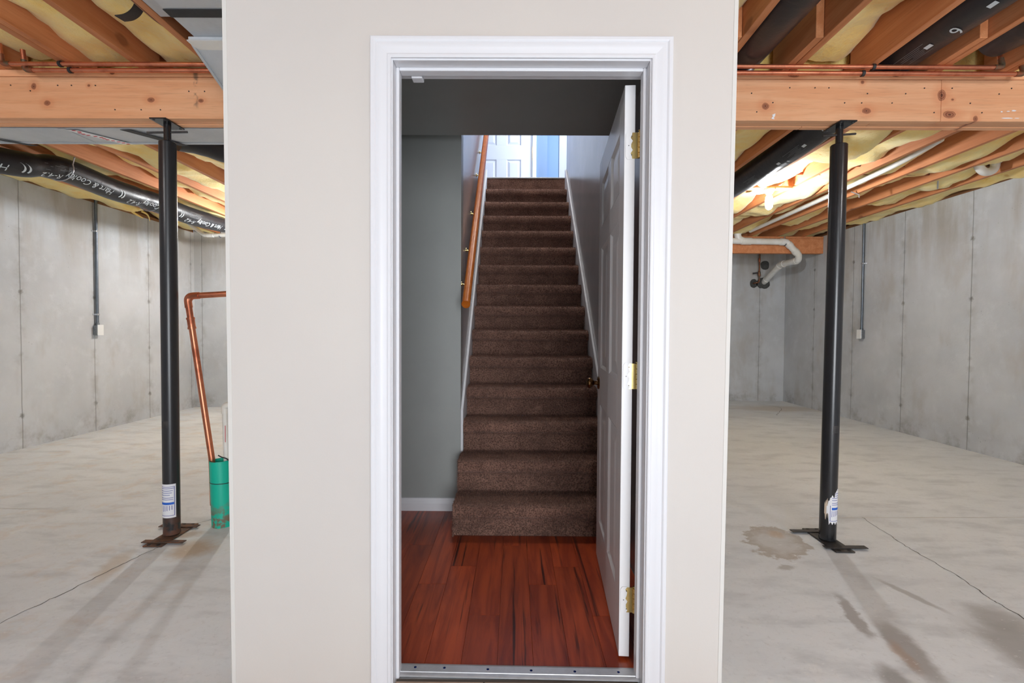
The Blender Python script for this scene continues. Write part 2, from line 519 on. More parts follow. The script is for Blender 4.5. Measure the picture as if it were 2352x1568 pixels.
# ------------------------------------------------------------------ mesh helpers
class MB:
    def __init__(self):
        self.v, self.f = [], []

    def add(self, vs, fs):
        o = len(self.v)
        self.v += [tuple(p) for p in vs]
        self.f += [tuple(i + o for i in q) for q in fs]
        return self

    def box(self, x0, x1, y0, y1, z0, z1):
        vs = [(x, y, z) for z in (z0, z1) for y in (y0, y1) for x in (x0, x1)]
        return self.add(vs, [(0, 2, 3, 1), (4, 5, 7, 6), (0, 1, 5, 4), (2, 6, 7, 3), (0, 4, 6, 2), (1, 3, 7, 5)])

    def hexa(self, b, t):
        """bottom quad b and top quad t, same winding (ccw from above)"""
        return self.add(list(b) + list(t), [(3, 2, 1, 0), (4, 5, 6, 7), (0, 1, 5, 4), (1, 2, 6, 5), (2, 3, 7, 6), (3, 0, 4, 7)])

    def obox(self, c, ax, ay, az):
        c, ax, ay, az = map(Vector, (c, ax, ay, az))
        q = lambda s: [c - ax - ay + s * az, c + ax - ay + s * az, c + ax + ay + s * az, c - ax + ay + s * az]
        return self.hexa(q(-1), q(1))

    def prism(self, pts, a, b):
        """polygon pts (2d fn result) given as two lists of 3d points"""
        n = len(a)
        vs = list(a) + list(b)
        fs = [tuple(range(n))[::-1], tuple(range(n, 2 * n))]
        fs += [(i, (i + 1) % n, n + (i + 1) % n, n + i) for i in range(n)]
        return self.add(vs, fs)

    def tube(self, path, r, seg=16, caps=True, inner=None, up=(0, 0, 1)):
        path = [Vector(p) for p in path]
        n = len(path)
        rs = r if isinstance(r, (list, tuple)) else [r] * n
        rings = []
        t0 = None
        nrm = None
        for i in range(n):
            if i == 0: t = path[1] - path[0]
            elif i == n - 1: t = path[-1] - path[-2]
            else: t = (path[i] - path[i - 1]).normalized() + (path[i + 1] - path[i]).normalized()
            t.normalize()
            if nrm is None:
                a = Vector(up)
                if abs(a.dot(t)) > .95: a = Vector((1, 0, 0))
                nrm = (a - t * a.dot(t)).normalized()
            else:
                nrm = (nrm - t * nrm.dot(t)).normalized()
            bn = t.cross(nrm)
            rings.append([path[i] + (nrm * math.cos(2 * math.pi * j / seg) + bn * math.sin(2 * math.pi * j / seg)) * rs[i] for j in range(seg)])
        vs = [p for q in rings for p in q]
        fs = []
        for i in range(n - 1):
            for j in range(seg):
                a, b = i * seg + j, i * seg + (j + 1) % seg
                fs.append((a, b, b + seg, a + seg))
        if caps:
            fs.append(tuple(range(seg))[::-1])
            fs.append(tuple((n - 1) * seg + j for j in range(seg)))
        return self.add(vs, fs)

    def lathe(self, origin, axis, prof, seg=24, closed=False):
        """prof = [(along, radius)] about axis through origin"""
        o, a = Vector(origin), Vector(axis).normalized()
        u = a.orthogonal().normalized()
        w = a.cross(u)
        vs, fs = [], []
        for (s, r) in prof:
            for j in range(seg):
                th = 2 * math.pi * j / seg
                vs.append(o + a * s + (u * math.cos(th) + w * math.sin(th)) * max(r, 1e-5))
        n = len(prof)
        m = n if closed else n - 1
        for i in range(m):
            for j in range(seg):
                p, q = i * seg + j, i * seg + (j + 1) % seg
                p2, q2 = ((i + 1) % n) * seg + j, ((i + 1) % n) * seg + (j + 1) % seg
                fs.append((p, q, q2, p2))
        if not closed:
            fs.append(tuple(range(seg))[::-1])
            fs.append(tuple((n - 1) * seg + j for j in range(seg)))
        return self.add(vs, fs)

    def mesh(self, name, smooth=None, bevel=0, bseg=2):
        me = bpy.data.meshes.new(name)
        me.from_pydata(self.v, [], self.f)
        if bevel:
            bm = bmesh.new()
            bm.from_mesh(me)
            bmesh.ops.recalc_face_normals(bm, faces=bm.faces)
            es = [e for e in bm.edges if e.is_manifold and e.calc_face_angle(0) > .5]
            bmesh.ops.bevel(bm, geom=es, offset=bevel, segments=bseg, affect='EDGES', profile=.5, clamp_overlap=True)
            bm.to_mesh(me)
            bm.free()
        else:
            bm = bmesh.new()
            bm.from_mesh(me)
            bmesh.ops.recalc_face_normals(bm, faces=bm.faces)
            bm.to_mesh(me)
            bm.free()
        if smooth:
            me.shade_smooth()
            me.set_sharp_from_angle(angle=math.radians(smooth))
        me.update()
        return me

    def build(self, name, mat, parent=None, smooth=None, bevel=0, bseg=2, label=None, kind=None):
        return link(name, self.mesh(name, smooth, bevel, bseg), mat, parent, label, kind)


def link(name, me, mat, parent=None, label=None, kind=None, loc=None):
    if mat is not None and not me.materials:
        me.materials.append(M[mat])
    o = bpy.data.objects.new(name, me)
    COL.objects.link(o)
    if parent is not None:
        o.parent = parent
        o.matrix_parent_inverse = world_of(parent).inverted()
    if loc is not None:
        o.location = loc
    if label: o['label'] = label
    if kind: o['kind'] = kind
    return o


def world_of(o):
    m = Matrix.LocRotScale(o.location, o.rotation_euler, o.scale)
    if o.parent is not None:
        m = world_of(o.parent) @ o.matrix_parent_inverse @ m
    return m


def thing(name, label, cat, loc=(0, 0, 0), group=None, kind=None):
    o = bpy.data.objects.new(name, None)
    o.empty_display_size = .1
    COL.objects.link(o)
    o.location = loc
    return tag(o, label, cat, group, kind)


def tag(o, label, cat, group=None, kind=None):
    o['label'] = label
    o['category'] = cat
    if group: o['group'] = group
    if kind: o['kind'] = kind
    return o


def smooth_path(pts, per=8):
    pts = [Vector(p) for p in pts]
    out = []
    for i in range(len(pts) - 1):
        p0 = pts[max(i - 1, 0)]; p1 = pts[i]; p2 = pts[i + 1]; p3 = pts[min(i + 2, len(pts) - 1)]
        for j in range(per):
            t = j / per
            out.append(.5 * ((2 * p1) + (p2 - p0) * t + (2 * p0 - 5 * p1 + 4 * p2 - p3) * t * t + (3 * p1 - p0 - 3 * p2 + p3) * t ** 3))
    out.append(pts[-1])
    return out


def elbow_path(pts, rad, per=6):
    """polyline with each inner corner rounded to radius rad"""
    pts = [Vector(p) for p in pts]
    out = [pts[0]]
    for i in range(1, len(pts) - 1):
        a = (pts[i - 1] - pts[i]); b = (pts[i + 1] - pts[i])
        la, lb = a.length, b.length
        a.normalize(); b.normalize()
        ang = a.angle(b)
        d = min(rad / math.tan(ang / 2), la * .49, lb * .49)
        p0, p2 = pts[i] + a * d, pts[i] + b * d
        for j in range(per + 1):
            t = j / per
            out.append(p0.lerp(pts[i], t).lerp(pts[i].lerp(p2, t), t))
    out.append(pts[-1])
    return out


def text_mesh(s, size=1.0, font=None, shear=0.0):
    """lettering as flat polygons: (verts2d, faces)"""
    cu = bpy.data.curves.new('lettering', 'FONT')
    cu.body = s
    cu.size = size
    cu.resolution_u = 3
    cu.shear = shear
    ob = bpy.data.objects.new('lettering', cu)
    COL.objects.link(ob)
    dg = bpy.context.evaluated_depsgraph_get()
    dg.update()
    me = ob.evaluated_get(dg).to_mesh()
    vs = [(v.co.x, v.co.y) for v in me.vertices]
    fs = [tuple(p.vertices) for p in me.polygons]
    ob.evaluated_get(dg).to_mesh_clear()
    bpy.data.objects.remove(ob)
    bpy.data.curves.remove(cu)
    return vs, fs


def fbm(p, s=1.0):
    p = Vector(p) * s
    return mnoise.noise(p) + .5 * mnoise.noise(p * 2.1 + Vector((5, 3, 1))) + .25 * mnoise.noise(p * 4.3)


# ================================================================== SETTING
# ------------------------------------------------------------------ floors
floor = MB().box(XL - .3, XR + .3, -3.6, 8.6, -.15, 0).build('floor', 'concrete_floor')
tag(floor, 'pale stained concrete slab of the unfinished basement', 'floor', kind='structure')


def ribbon(name, pts, width, mat, parent, z=.0008, jit=.006, per=10):
    path = smooth_path([(x, y, z) for x, y in pts], per)
    path = [Vector((p.x + random.uniform(-jit, jit), p.y + random.uniform(-jit, jit), z)) for p in path]
    vs, fs = [], []
    for i, p in enumerate(path):
        t = (path[min(i + 1, len(path) - 1)] - path[max(i - 1, 0)]).normalized()
        nn = Vector((-t.y, t.x, 0)) * width * random.uniform(.25, .6)
        vs += [p - nn, p + nn]
        if i: fs.append((2 * i - 2, 2 * i - 1, 2 * i + 1, 2 * i))
    return MB().add(vs, fs).build(name, mat, parent)


ribbon('crack', [(2.227, 3.072), (2.19, 2.80), (2.168, 2.597), (2.16, 2.35), (2.129, 2.148), (2.117, 1.985), (2.10, 1.4)], .0042, 'crack_dark', floor)
ribbon('crack', [(-1.915, 2.56), (-1.96, 2.35), (-2.0, 2.1), (-2.049, 1.893), (-2.1, 1.5)], .0042, 'crack_dark', floor)
ribbon('crack', [(-1.93, 2.86), (-1.86, 3.0), (-1.95, 3.12), (-1.90, 3.3), (-1.80, 3.55)], .003, 'crack_dark', floor, jit=.012)
ribbon('crack', [(4.0, 7.9), (4.12, 7.5), (3.9, 7.1), (3.7, 6.8)], .006, 'crack_dark', floor, jit=.012)
ribbon('control_joint', [(1.88, 3.05), (2.6, 3.07), (3.4, 3.09), (4.56, 3.11)], .009, 'joint_pale', floor, jit=.0005)
ribbon('control_joint', [(-4.77, 3.12), (-4.0, 3.11), (-3.0, 3.10)], .009, 'joint_pale', floor, jit=.0005)

# tiles at the doorway
for (a, b) in ((-.93, -.695), (-.69, -.395), (-.39, -.098), (-.093, .20), (.205, .50), (.505, .695)):
    for (y0, y1) in ((.99, 1.285), (1.29, 1.585)):
        if y1 > D and (a < -.392 or b > .43):
            y1 = D - .002
            if a < -.392 < b or a < .43 < b:
                pass
        MB().box(a, b, y0, y1, .0004, .007).build('tile', 'tile', floor, bevel=.0012, bseg=1)
MB().box(-.39, .42, D + .001, 1.60, .0004, .004).build('grout', 'grout', floor)

# landing floor of cherry planks
floor_land = MB().box(-.815, .585, 1.612, 3.10, .0005, .004).build('floor_landing', 'grout')
tag(floor_land, 'dark cherry laminate floor at the foot of the stairs', 'floor', kind='structure')
pw = .127
plank_meshes = {}
x = -.816
col_i = 0
while x < .58:
    x1 = min(x + pw, .584)
    y = 1.645
    ln = [.72, .31, .95, .55][col_i % 4]
    while y < 3.099:
        y1 = min(y + ln, 3.099)
        key = (round(x1 - x, 4), round(y1 - y, 4))
        if key not in plank_meshes:
            plank_meshes[key] = MB().box(0, key[0] - .0006, 0, key[1] - .0006, .0, .008).mesh('plank', bevel=.0006, bseg=1)
        link('plank', plank_meshes[key], 'cherry_floor', floor_land, loc=(x, y, .004))
        y = y1
        ln = 1.21
    x = x1
    col_i += 1

# ------------------------------------------------------------------ concrete walls
ZW = 2.594
wl = MB().box(XL - .25, XL, -3.5, YBL + .25, 0, ZW).build('wall_left', 'concrete_left')
tag(wl, 'grey cast concrete basement wall on the left with form seams', 'wall', kind='structure')
wr = MB().box(XR, XR + .25, -3.5, YBR + .25, 0, ZW).build('wall_right', 'concrete_right')
tag(wr, 'grey cast concrete basement wall on the right with form seams', 'wall', kind='structure')
wb = MB().box(.70, XR, YBR, YBR + .25, 0, JT).build('wall_back', 'concrete_back')
tag(wb, 'far concrete wall behind the white drain pipe', 'wall', kind='structure')
wbl = MB().box(XL, -.932, YBL, YBL + .25, 0, JT).build('wall_back_left', 'concrete_back_left')
tag(wbl, 'far concrete wall at the end of the left bay', 'wall', kind='structure')
wf = (MB().box(XL, -.25, -3.6, -3.5, 0, JT).box(2.15, XR, -3.6, -3.5, 0, JT)
      .box(-.25, 2.15, -3.6, -3.5, 2.16, JT)).build('wall_front', 'concrete_back')
tag(wf, 'concrete wall behind the viewpoint', 'wall', kind='structure')

added_patio = thing('added_patio_door', 'added unseen patio door behind the viewpoint framing the fill light', 'window', (.95, -3.55, 0), kind='structure')  # unseen frame added around the patio light
for xa_, xb_ in ((-.25, -.19), (.90, 1.0), (2.09, 2.15)):
    MB().box(xa_, xb_, -3.59, -3.52, .0, 2.16).build('window_frame', 'window_frame', added_patio, bevel=.004)
for za_, zb_ in ((.0, .07), (2.09, 2.16)):
    MB().box(-.19, 2.09, -3.59, -3.52, za_, zb_).build('window_frame', 'window_frame', added_patio, bevel=.004)

# ------------------------------------------------------------------ ceiling: subfloor, joists, batts
ceil_ = (MB().box(XL - .25, SXL - .06, -3.6, YBL + .25, JT, JT + .03)
         .box(SXR + .06, XR + .25, -3.6, YBR + .25, JT, JT + .03)
         .box(SXL - .06, SXR + .06, -3.6, 2.83, JT, JT + .03)).build('ceiling', 'sheathing')
tag(ceil_, 'open basement ceiling of wooden joists stuffed with yellow insulation', 'ceiling', kind='structure')

JW = .038
near_me = MB().box(-JW / 2, JW / 2, 0, 2.74 + .9, JZ, JT).mesh('joist', bevel=.002, bseg=1)
farR_me = MB().box(-JW / 2, JW / 2, 0, YBR - 2.70, JZ, JT).mesh('joist', bevel=.002, bseg=1)
farL_me = MB().box(-JW / 2, JW / 2, 0, YBL - 2.70, JZ, JT).mesh('joist', bevel=.002, bseg=1)
jk = [JX + JP * i for i in range(-15, 9)]
jk = [q for q in jk if XL + .08 < q < XR - .08]
for q in jk:
    if not (-.95 < q < .72):
        link('joist', near_me, 'joist_wood', ceil_, loc=(q, -.9, 0))
        if q > 0:
            link('joist', farR_me, 'joist_wood', ceil_, loc=(q + .039, 2.70, 0))
        else:
            link('joist', farL_me, 'joist_wood', ceil_, loc=(q - .039, 2.70, 0))
# short lap cleats beside the joists, just before the girder
for q, off in ((1.10, -.04), (1.49, -.04), (1.88, .0), (2.27, -.04), (2.66, -.04)):
    if off:
        MB().box(q - .019 + off, q + .019 + off, 2.35, 2.74, JZ + .002, JT).build('lap_cleat', 'joist_wood', ceil_, bevel=.002, bseg=1)
for q in (-2.41, -2.80):
    MB().box(q + .020, q + .058, 2.1, 2.74, JZ + .002, JT).build('lap_cleat', 'joist_wood', ceil_, bevel=.002, bseg=1)
# solid blocking and rims
for (xa, xb, yy) in ((1.14, 1.47, -.9), (1.9, 2.25, -.9)):
    MB().box(xa, xb, yy, yy + .038, JZ, JT).build('blocking', 'joist_wood', ceil_, bevel=.002, bseg=1)
MB().box(XL - .10, XL - .06, -.9, YBL, ZW + .038, JT).build('rim_joist', 'sill_wood', ceil_, bevel=.002, bseg=1)
MB().box(XR + .06, XR + .10, -.9, YBR, ZW + .038, JT).build('rim_joist', 'sill_wood', ceil_, bevel=.002, bseg=1)
MB().box(XL - .14, XL - .002, -.9, YBL, ZW, ZW + .038).build('sill_plate', 'sill_wood', ceil_, bevel=.002, bseg=1)
MB().box(XR + .002, XR + .14, -.9, YBR, ZW, ZW + .038).build('sill_plate', 'sill_wood', ceil_, bevel=.002, bseg=1)
# plain boarded underside over the area behind the viewpoint
MB().box(XL, XR, -3.5, -.9, JZ, JZ + .02).build('ceiling_board', 'hall_ceiling', ceil_)


def batt(xa, xb, ya, yb, zlow, amp, seed, fs=1.0, gaps=(), lump=.036):
    """a fibreglass batt tucked in a bay; ragged lumpy underside"""
    W = xb - xa
    nx, ny = 9, max(8, int((yb - ya) / .055))
    vs, fsx = [], []
    for j in range(ny + 1):
        y = ya + (yb - ya) * j / ny
        dip = fbm((seed * 3.1, y * 1.35 * fs, .3)) * amp
        side = fbm((seed * 7.7 + 2, y * 1.6 * fs, 1.7)) * .75
        lift = 0
        for (g0, g1, h) in gaps:
            t = max(0, min(1, (y - g0) / .15)) * max(0, min(1, (g1 - y) / .15))
            lift += h * t
        for i in range(nx + 1):
            s = i / nx * 2 - 1
            x = xa + W * i / nx
            arch = (abs(s) ** 5) * .05
            z = zlow + dip + side * s * amp * 1.1 + fbm((x * 3.5 + seed, y * 4.2 * fs, seed)) * lump + arch + lift
            z += mnoise.noise(Vector((x * 17, y * 17, seed))) * .009
            z = min(z if z > JZ - .015 else JZ - .015 - .05 * math.tanh((JZ - .015 - z) / .05), JT - .03)
            vs.append((x, y, z))
    o = len(vs)
    for j in range(ny + 1):
        y = ya + (yb - ya) * j / ny
        vs += [(xa, y, JT - .002), (xb, y, JT - .002)]
    r = nx + 1
    for j in range(ny):
        for i in range(nx):
            fsx.append((j * r + i, j * r + i + 1, (j + 1) * r + i + 1, (j + 1) * r + i))
        fsx.append((j * r, (j + 1) * r, o + 2 * j + 2, o + 2 * j))
        fsx.append((j * r + nx, o + 2 * j + 1, o + 2 * j + 3, (j + 1) * r + nx))
        fsx.append((o + 2 * j, o + 2 * j + 2, o + 2 * j + 3, o + 2 * j + 1))
    fsx.append(tuple(range(nx + 1)) + (o + 1, o))
    fsx.append(tuple(ny * r + i for i in range(nx + 1))[::-1] + (o + 2 * ny, o + 2 * ny + 1))
    MB().add(vs, fsx).build('insulation_batt', 'fibreglass', ceil_, smooth=60)


edges = [XL - .06 - JW / 2] + jk + [XR + .06 + JW / 2]
flex_bays = {}
for i in range(len(edges) - 1):
    a, b = edges[i] + JW / 2 + .002, edges[i + 1] - JW / 2 - .002
    mid = (a + b) / 2
    if -1.1 < mid < .9:
        continue
    L = mid < 0
    duct_bay = any(abs(mid - q) < .12 for q in (1.295, 2.075, 2.465))
    # near span
    if abs(mid - (-1.435)) < .1:
        pass
    else:
        zl = JZ + (.17 if duct_bay else .10 if L else .075)
        batt(a, b, 1.1, 2.735, zl, .075, i * 1.37 + .5)
    # far span
    off = -.039 if L else .039
    yb = (YBL if L else YBR) - .02
    zl = JZ + (.045 if L else .018) + random.Random(i * 7 + 3).uniform(-.015, .05)
    if abs(mid - 2.075) < .12: zl = JZ + .19
    batt(max(a + off, XL - .055), min(b + off, XR + .055), 2.80, yb, zl, .095 if L else .09, i * 2.11 + 9, .9, (), .026)

for (p0, p1, p2, r0) in (((-4.60, 5.78, 2.60), (-4.56, 5.80, 2.55), (-4.50, 5.86, 2.505), .018), ((-4.55, 5.90, 2.60), (-4.50, 5.93, 2.56), (-4.49, 5.95, 2.49), .012), ((-4.62, 5.68, 2.60), (-4.55, 5.72, 2.57), (-4.47, 5.74, 2.56), .014)):
    pth = smooth_path([p0, p1, p2], 5)
    MB().tube(pth, [r0 * (1.15 - .9 * q / (len(pth) - 1)) for q in range(len(pth))], 8).build('insulation_tuft', 'fibreglass', ceil_, smooth=60)

# ------------------------------------------------------------------ stair enclosure
# cream front wall (its ends lean a little, as they do in place)
wt0, wt1 = D, D + WT
OL, OR_, OH = -.418, .452, 2.072       # rough opening
b = MB()


def wall_block(x0b, x1b, x0t, x1t, z0, z1):
    b.hexa([(x0b, wt0, z0), (x1b, wt0, z0), (x1b, wt1, z0), (x0b, wt1, z0)],
           [(x0t, wt0, z1), (x1t, wt0, z1), (x1t, wt1, z1), (x0t, wt1, z1)])


def lerp(a, b_, t): return a + (b_ - a) * t


ZC = JT
el = lambda z: lerp(-.9235, -.9385, z / 2.3)
er = lambda z: lerp(.684, .7035, z / 2.3)
wall_block(el(0), OL, el(OH), OL, 0, OH)
wall_block(OR_, er(0), OR_, er(OH), 0, OH)
wall_block(el(OH), er(OH), el(ZC), er(ZC), OH, ZC)
cw = b.build('wall_stair_front', 'cream_wall')
tag(cw, 'cream painted drywall with the doorway to the stairs', 'wall', kind='structure')
# corner beads at the wall's two free edges
for s in (0, 1):
    e = er if s else el
    sg = 1 if s else -1
    MB().hexa([(e(0) - .012 * sg, D - .0016, 0), (e(0) + .0016 * sg, D - .0016, 0), (e(0) + .0016 * sg, D + WT, 0), (e(0) - .012 * sg, D + WT, 0)],
              [(e(ZC) - .012 * sg, D - .0016, ZC), (e(ZC) + .0016 * sg, D - .0016, ZC), (e(ZC) + .0016 * sg, D + WT, ZC), (e(ZC) - .012 * sg, D + WT, ZC)]
              ).build('corner_bead', 'drywall_edge', cw, bevel=.0012, bseg=2)

es = MB().box(-.923, -.817, D + WT, YBL, 0, JT).build('wall_stair_left', 'cream_wall')
tag(es, 'drywall on the left flank of the stair enclosure', 'wall', kind='structure')
er_w = MB().box(SXR, .684, D + WT, YBR, 0, HALL_TOP).build('wall_stair_right', 'stair_paint')
# (its lower storey faces the basement; the upper storey stops at the top step)
bpy.data.objects.remove(er_w)
er_w = MB().box(SXR, .684, D + WT, 5.62, 0, HALL_TOP).box(SXR, .684, 5.62, YBR, 0, JT).build('wall_stair_right', 'stair_paint')
tag(er_w, 'dark grey semi-gloss wall on the right of the stairs', 'wall', kind='structure')
gl = MB().box(-.817, SXL, 3.10, 3.21, 0, HALL_TOP).build('wall_landing', 'grey_drywall')
tag(gl, 'grey painted wall facing the doorway left of the stairs', 'wall', kind='structure')
sl = MB().box(SXL - .11, SXL, 3.21, 5.62, 0, HALL_TOP).build('wall_stair_side', 'stair_paint')
tag(sl, 'dark grey semi-gloss wall behind the handrail', 'wall', kind='structure')
lc = MB().box(-.817, SXR, D + WT, BY0 - .01, BZ0 + .012, BZ0 + .027).box(-.817, SXR, BY0 - .01, 2.83, BZ0 + .002 - .001, BZ0 + .027).build('ceiling_landing', 'grey_drywall')
bpy.data.objects.remove(lc)
lc = (MB().box(-.817, SXR, D + WT, 2.83, 2.309, 2.322)
      .box(-.817, SXR, 2.818, 2.83, 2.322, HALL_TOP)
      .box(-.817, SXR, D + WT, D + WT + .004, 2.05, 2.309)).build('ceiling_landing', 'grey_drywall')
tag(lc, 'dark grey dropped ceiling over the stair landing', 'ceiling', kind='structure')
# closing pieces of the shaft (left nook top)
MB().box(-.817, SXL - .11, 2.83, 3.10, JT - .02, JT - .005).build('nook_top', 'grey_drywall', lc)
# inside skin of the left landing wall
MB().box(-.817, -.813, D + WT + .004, 3.10, 0, 2.309).build('wall_skin', 'grey_drywall', es)

bb = MB()
bb.prism(None, [(-.813, 3.10, 0.012), (-.813, 3.086, .012), (-.813, 3.086, .060), (-.813, 3.091, .075), (-.813, 3.094, .092), (-.813, 3.10, .094)],
         [(-.352, 3.10, .012), (-.352, 3.086, .012), (-.352, 3.086, .060), (-.352, 3.091, .075), (-.352, 3.094, .092), (-.352, 3.10, .094)])
bbo = bb.build('baseboard_landing', 'white_paint')
tag(bbo, 'short white baseboard under the grey landing wall', 'baseboard', kind='structure')

# ------------------------------------------------------------------ doorway trim: jambs, stops, casing
JLx, JRx, JHz = -.394, .427, 2.040
trim = thing('trim_1', 'white door frame with mitred casing around the stair doorway', 'door frame', (.016, D, 0), kind='structure')
MB().box(OL, JLx, D - .001, D + WT + .001, 0, JHz + .018).build('jamb', 'white_paint', trim, bevel=.0015, bseg=1)
MB().box(JRx, OR_, D - .001, D + WT + .001, 0, JHz + .018).build('jamb', 'white_paint', trim, bevel=.0015, bseg=1)
MB().box(JLx, JRx, D - .001, D + WT + .001, JHz, JHz + .018).build('jamb', 'white_paint', trim, bevel=.0015, bseg=1)
sy0, sy1 = D + .040, D + .076
MB().box(JLx, JLx + .011, sy0, sy1, .0, JHz).build('door_stop', 'white_paint', trim, bevel=.003)
MB().box(JRx - .011, JRx, sy0, sy1, .0, JHz).build('door_stop', 'white_paint', trim, bevel=.003)
MB().box(JLx + .011, JRx - .011, sy0, sy1, JHz - .011, JHz).build('door_stop', 'white_paint', trim, bevel=.003)
# colonial casing: w across from the opening, t proud of the wall
prof = [(0, 0), (0, .0085), (.003, .0105), (.0095, .0105), (.0125, .0085), (.016, .0080), (.030, .0108), (.043, .0135),
        (.0475, .0125), (.0495, .0150), (.053, .0170), (.061, .0170), (.064, .0155), (.065, .013), (.065, 0)]
iL, iR, iT = JLx - .004, JRx + .004, JHz + .005


def casing(pts_a, pts_b):
    return MB().prism(None, pts_a, pts_b)


casing([(iL - w_, D - t, 0) for w_, t in prof], [(iL - w_, D - t, iT + w_) for w_, t in prof]).build('casing_board', 'white_paint', trim, smooth=25)
casing([(iR + w_, D - t, 0) for w_, t in prof], [(iR + w_, D - t, iT + w_) for w_, t in prof]).build('casing_board', 'white_paint', trim, smooth=25)
casing([(iL - w_, D - t, iT + w_) for w_, t in prof], [(iR + w_, D - t, iT + w_) for w_, t in prof]).build('casing_board', 'white_paint', trim, smooth=25)
# strike shim block under the head
MB().box(-.352, -.315, D + .080, D + .114, JHz - .014, JHz - .0005).build('shim_block', 'white_paint', trim, bevel=.002, bseg=1)
# hinge mortise leaves on the jamb are parts of the hinges below

# ------------------------------------------------------------------ the open six-panel door
door = thing('door_1', 'open white six-panel door with brass hinges in the stair doorway', 'door', (.422, 1.684, 0), kind='structure')
ang = math.radians(3.9)
ux = Vector((math.sin(ang), math.cos(ang), 0))      # along the leaf, away from the hinge
nx_ = Vector((-math.cos(ang), math.sin(ang), 0))    # face that looks to the stairs
H0 = Vector((.4135, 1.692, 0))                      # hinge-side corner on the back face
TH, DW, DZ0, DZ1 = .0365, .800, .024, 2.030


def dp(u, n, z):
    return H0 + ux * u + nx_ * n + Vector((0, 0, z))


def dbox(m, u0, u1, n0, n1, z0, z1):
    m.hexa([dp(u0, n1, z0), dp(u0, n0, z0), dp(u1, n0, z0), dp(u1, n1, z0)],
           [dp(u0, n1, z1), dp(u0, n0, z1), dp(u1, n0, z1), dp(u1, n1, z1)])


stile, mull = .108, .098
rows = [(.235, .815), (1.0, 1.585), (1.69, 1.905)]
pcols = [(stile, (DW - mull) / 2), ((DW + mull) / 2, DW - stile)]


def six_panel(m, box):
    box(m, 0, stile, 0, TH, DZ0, DZ1)
    box(m, DW - stile, DW, 0, TH, DZ0, DZ1)
    zs = [DZ0] + [z for r in rows for z in r] + [DZ1]
    for i in range(0, len(zs), 2):
        box(m, stile, DW - stile, 0, TH, zs[i], zs[i + 1])
    for (z0, z1) in rows:
        box(m, (DW - mull) / 2, (DW + mull) / 2, 0, TH, z0, z1)


def raised_panel(P, u0, u1, z0, z1, th, face_in=.009, slope=.045):
    """moulded panel: sunk edge, sloping border, raised field, on both faces"""
    m = MB()
    rings = []
    for (ins, dep) in ((0, 0.0), (.012, face_in), (.018, face_in), (.018 + slope, .0025), (.018 + slope + .001, .002)):
        rings.append((ins, dep))
    for side in (0, 1):
        vs, fs = [], []
        for (ins, dep) in rings:
            n = th - dep if side else dep
            vs += [P(u0 + ins, n, z0 + ins), P(u1 - ins, n, z0 + ins), P(u1 - ins, n, z1 - ins), P(u0 + ins, n, z1 - ins)]
        for r_ in range(len(rings) - 1):
            for q in range(4):
                fs.append((r_ * 4 + q, r_ * 4 + (q + 1) % 4, r_ * 4 + 4 + (q + 1) % 4, r_ * 4 + 4 + q))
        e = (len(rings) - 1) * 4
        fs.append((e, e + 1, e + 2, e + 3))
        m.add(vs, fs)
    return m


lf = MB()
six_panel(lf, dbox)
lf.build('door_leaf', 'door_paint', door, bevel=.0012, bseg=1)
for (z0, z1) in rows:
    for (u0, u1) in pcols:
        raised_panel(dp, u0, u1, z0, z1, TH).build('panel', 'door_paint', door)
# hinges
for hz in (1.822, 1.022, .229):
    hg = MB()
    pin = Vector((.4285, 1.6855, hz))
    hh = .0445
    # leaf on the door edge (edge looks towards the viewer)
    vs = []
    e0 = dp(-.0022, 0, 0)
    out = [(-.014, -hh), (.020, -hh), (.026, -hh + .004), (.029, -hh + .012), (.029, hh - .012), (.026, hh - .004), (.020, hh), (-.014, hh)]
    A = [H0 + ux * -.0020 + nx_ * n_ + Vector((0, 0, hz + z_)) for n_, z_ in out]
    Bq = [H0 + ux * .0004 + nx_ * n_ + Vector((0, 0, hz + z_)) for n_, z_ in out]
    hinge = MB().prism(None, A, Bq).build('hinge', 'brass', door)
    # painted-over part of the leaf
    po = [(.012 + .004 * math.sin(i * 2.3 + hz * 9), -hh - .003 + (2 * hh + .006) * i / 9) for i in range(10)]
    po2 = [(.032, hh - .006), (.0325, 0), (.032, -hh + .006)]
    poly = po + [(.026, hh + .003)] + po2 + [(.026, -hh - .003)]
    A = [H0 + ux * -.0030 + nx_ * n_ + Vector((0, 0, hz + z_)) for n_, z_ in poly]
    Bq = [H0 + ux * -.0019 + nx_ * n_ + Vector((0, 0, hz + z_)) for n_, z_ in poly]
    MB().prism(None, A, Bq).build('paint_patch', 'door_paint', hinge, label='white paint over the brass leaf')
    for s_, z_ in ((.012, .032), (.022, 0), (.012, -.032)):
        c0 = H0 + ux * -.0033 + nx_ * s_ + Vector((0, 0, hz + z_))
        MB().lathe(c0, ux, [(0, .0016), (.0008, .0022)], 8).build('screw', 'screw_dark', hinge)
    kn = MB()
    for i in range(5):
        z0_, z1_ = -hh + i * 2 * hh / 5, -hh + (i + 1) * 2 * hh / 5
        kn.lathe(pin, (0, 0, 1), [(z0_ + .0006, .0052), (z0_ + .0012, .0062), (z1_ - .0012, .0062), (z1_ - .0006, .0052)], 14)
    kn.build('knuckle', 'brass', hinge, smooth=40)
    MB().lathe(pin, (0, 0, 1), [(hh, .003), (hh + .003, .003), (hh + .004, .0062), (hh + .006, .006), (hh + .0075, .003)], 14).build('pin', 'brass', hinge, smooth=40)
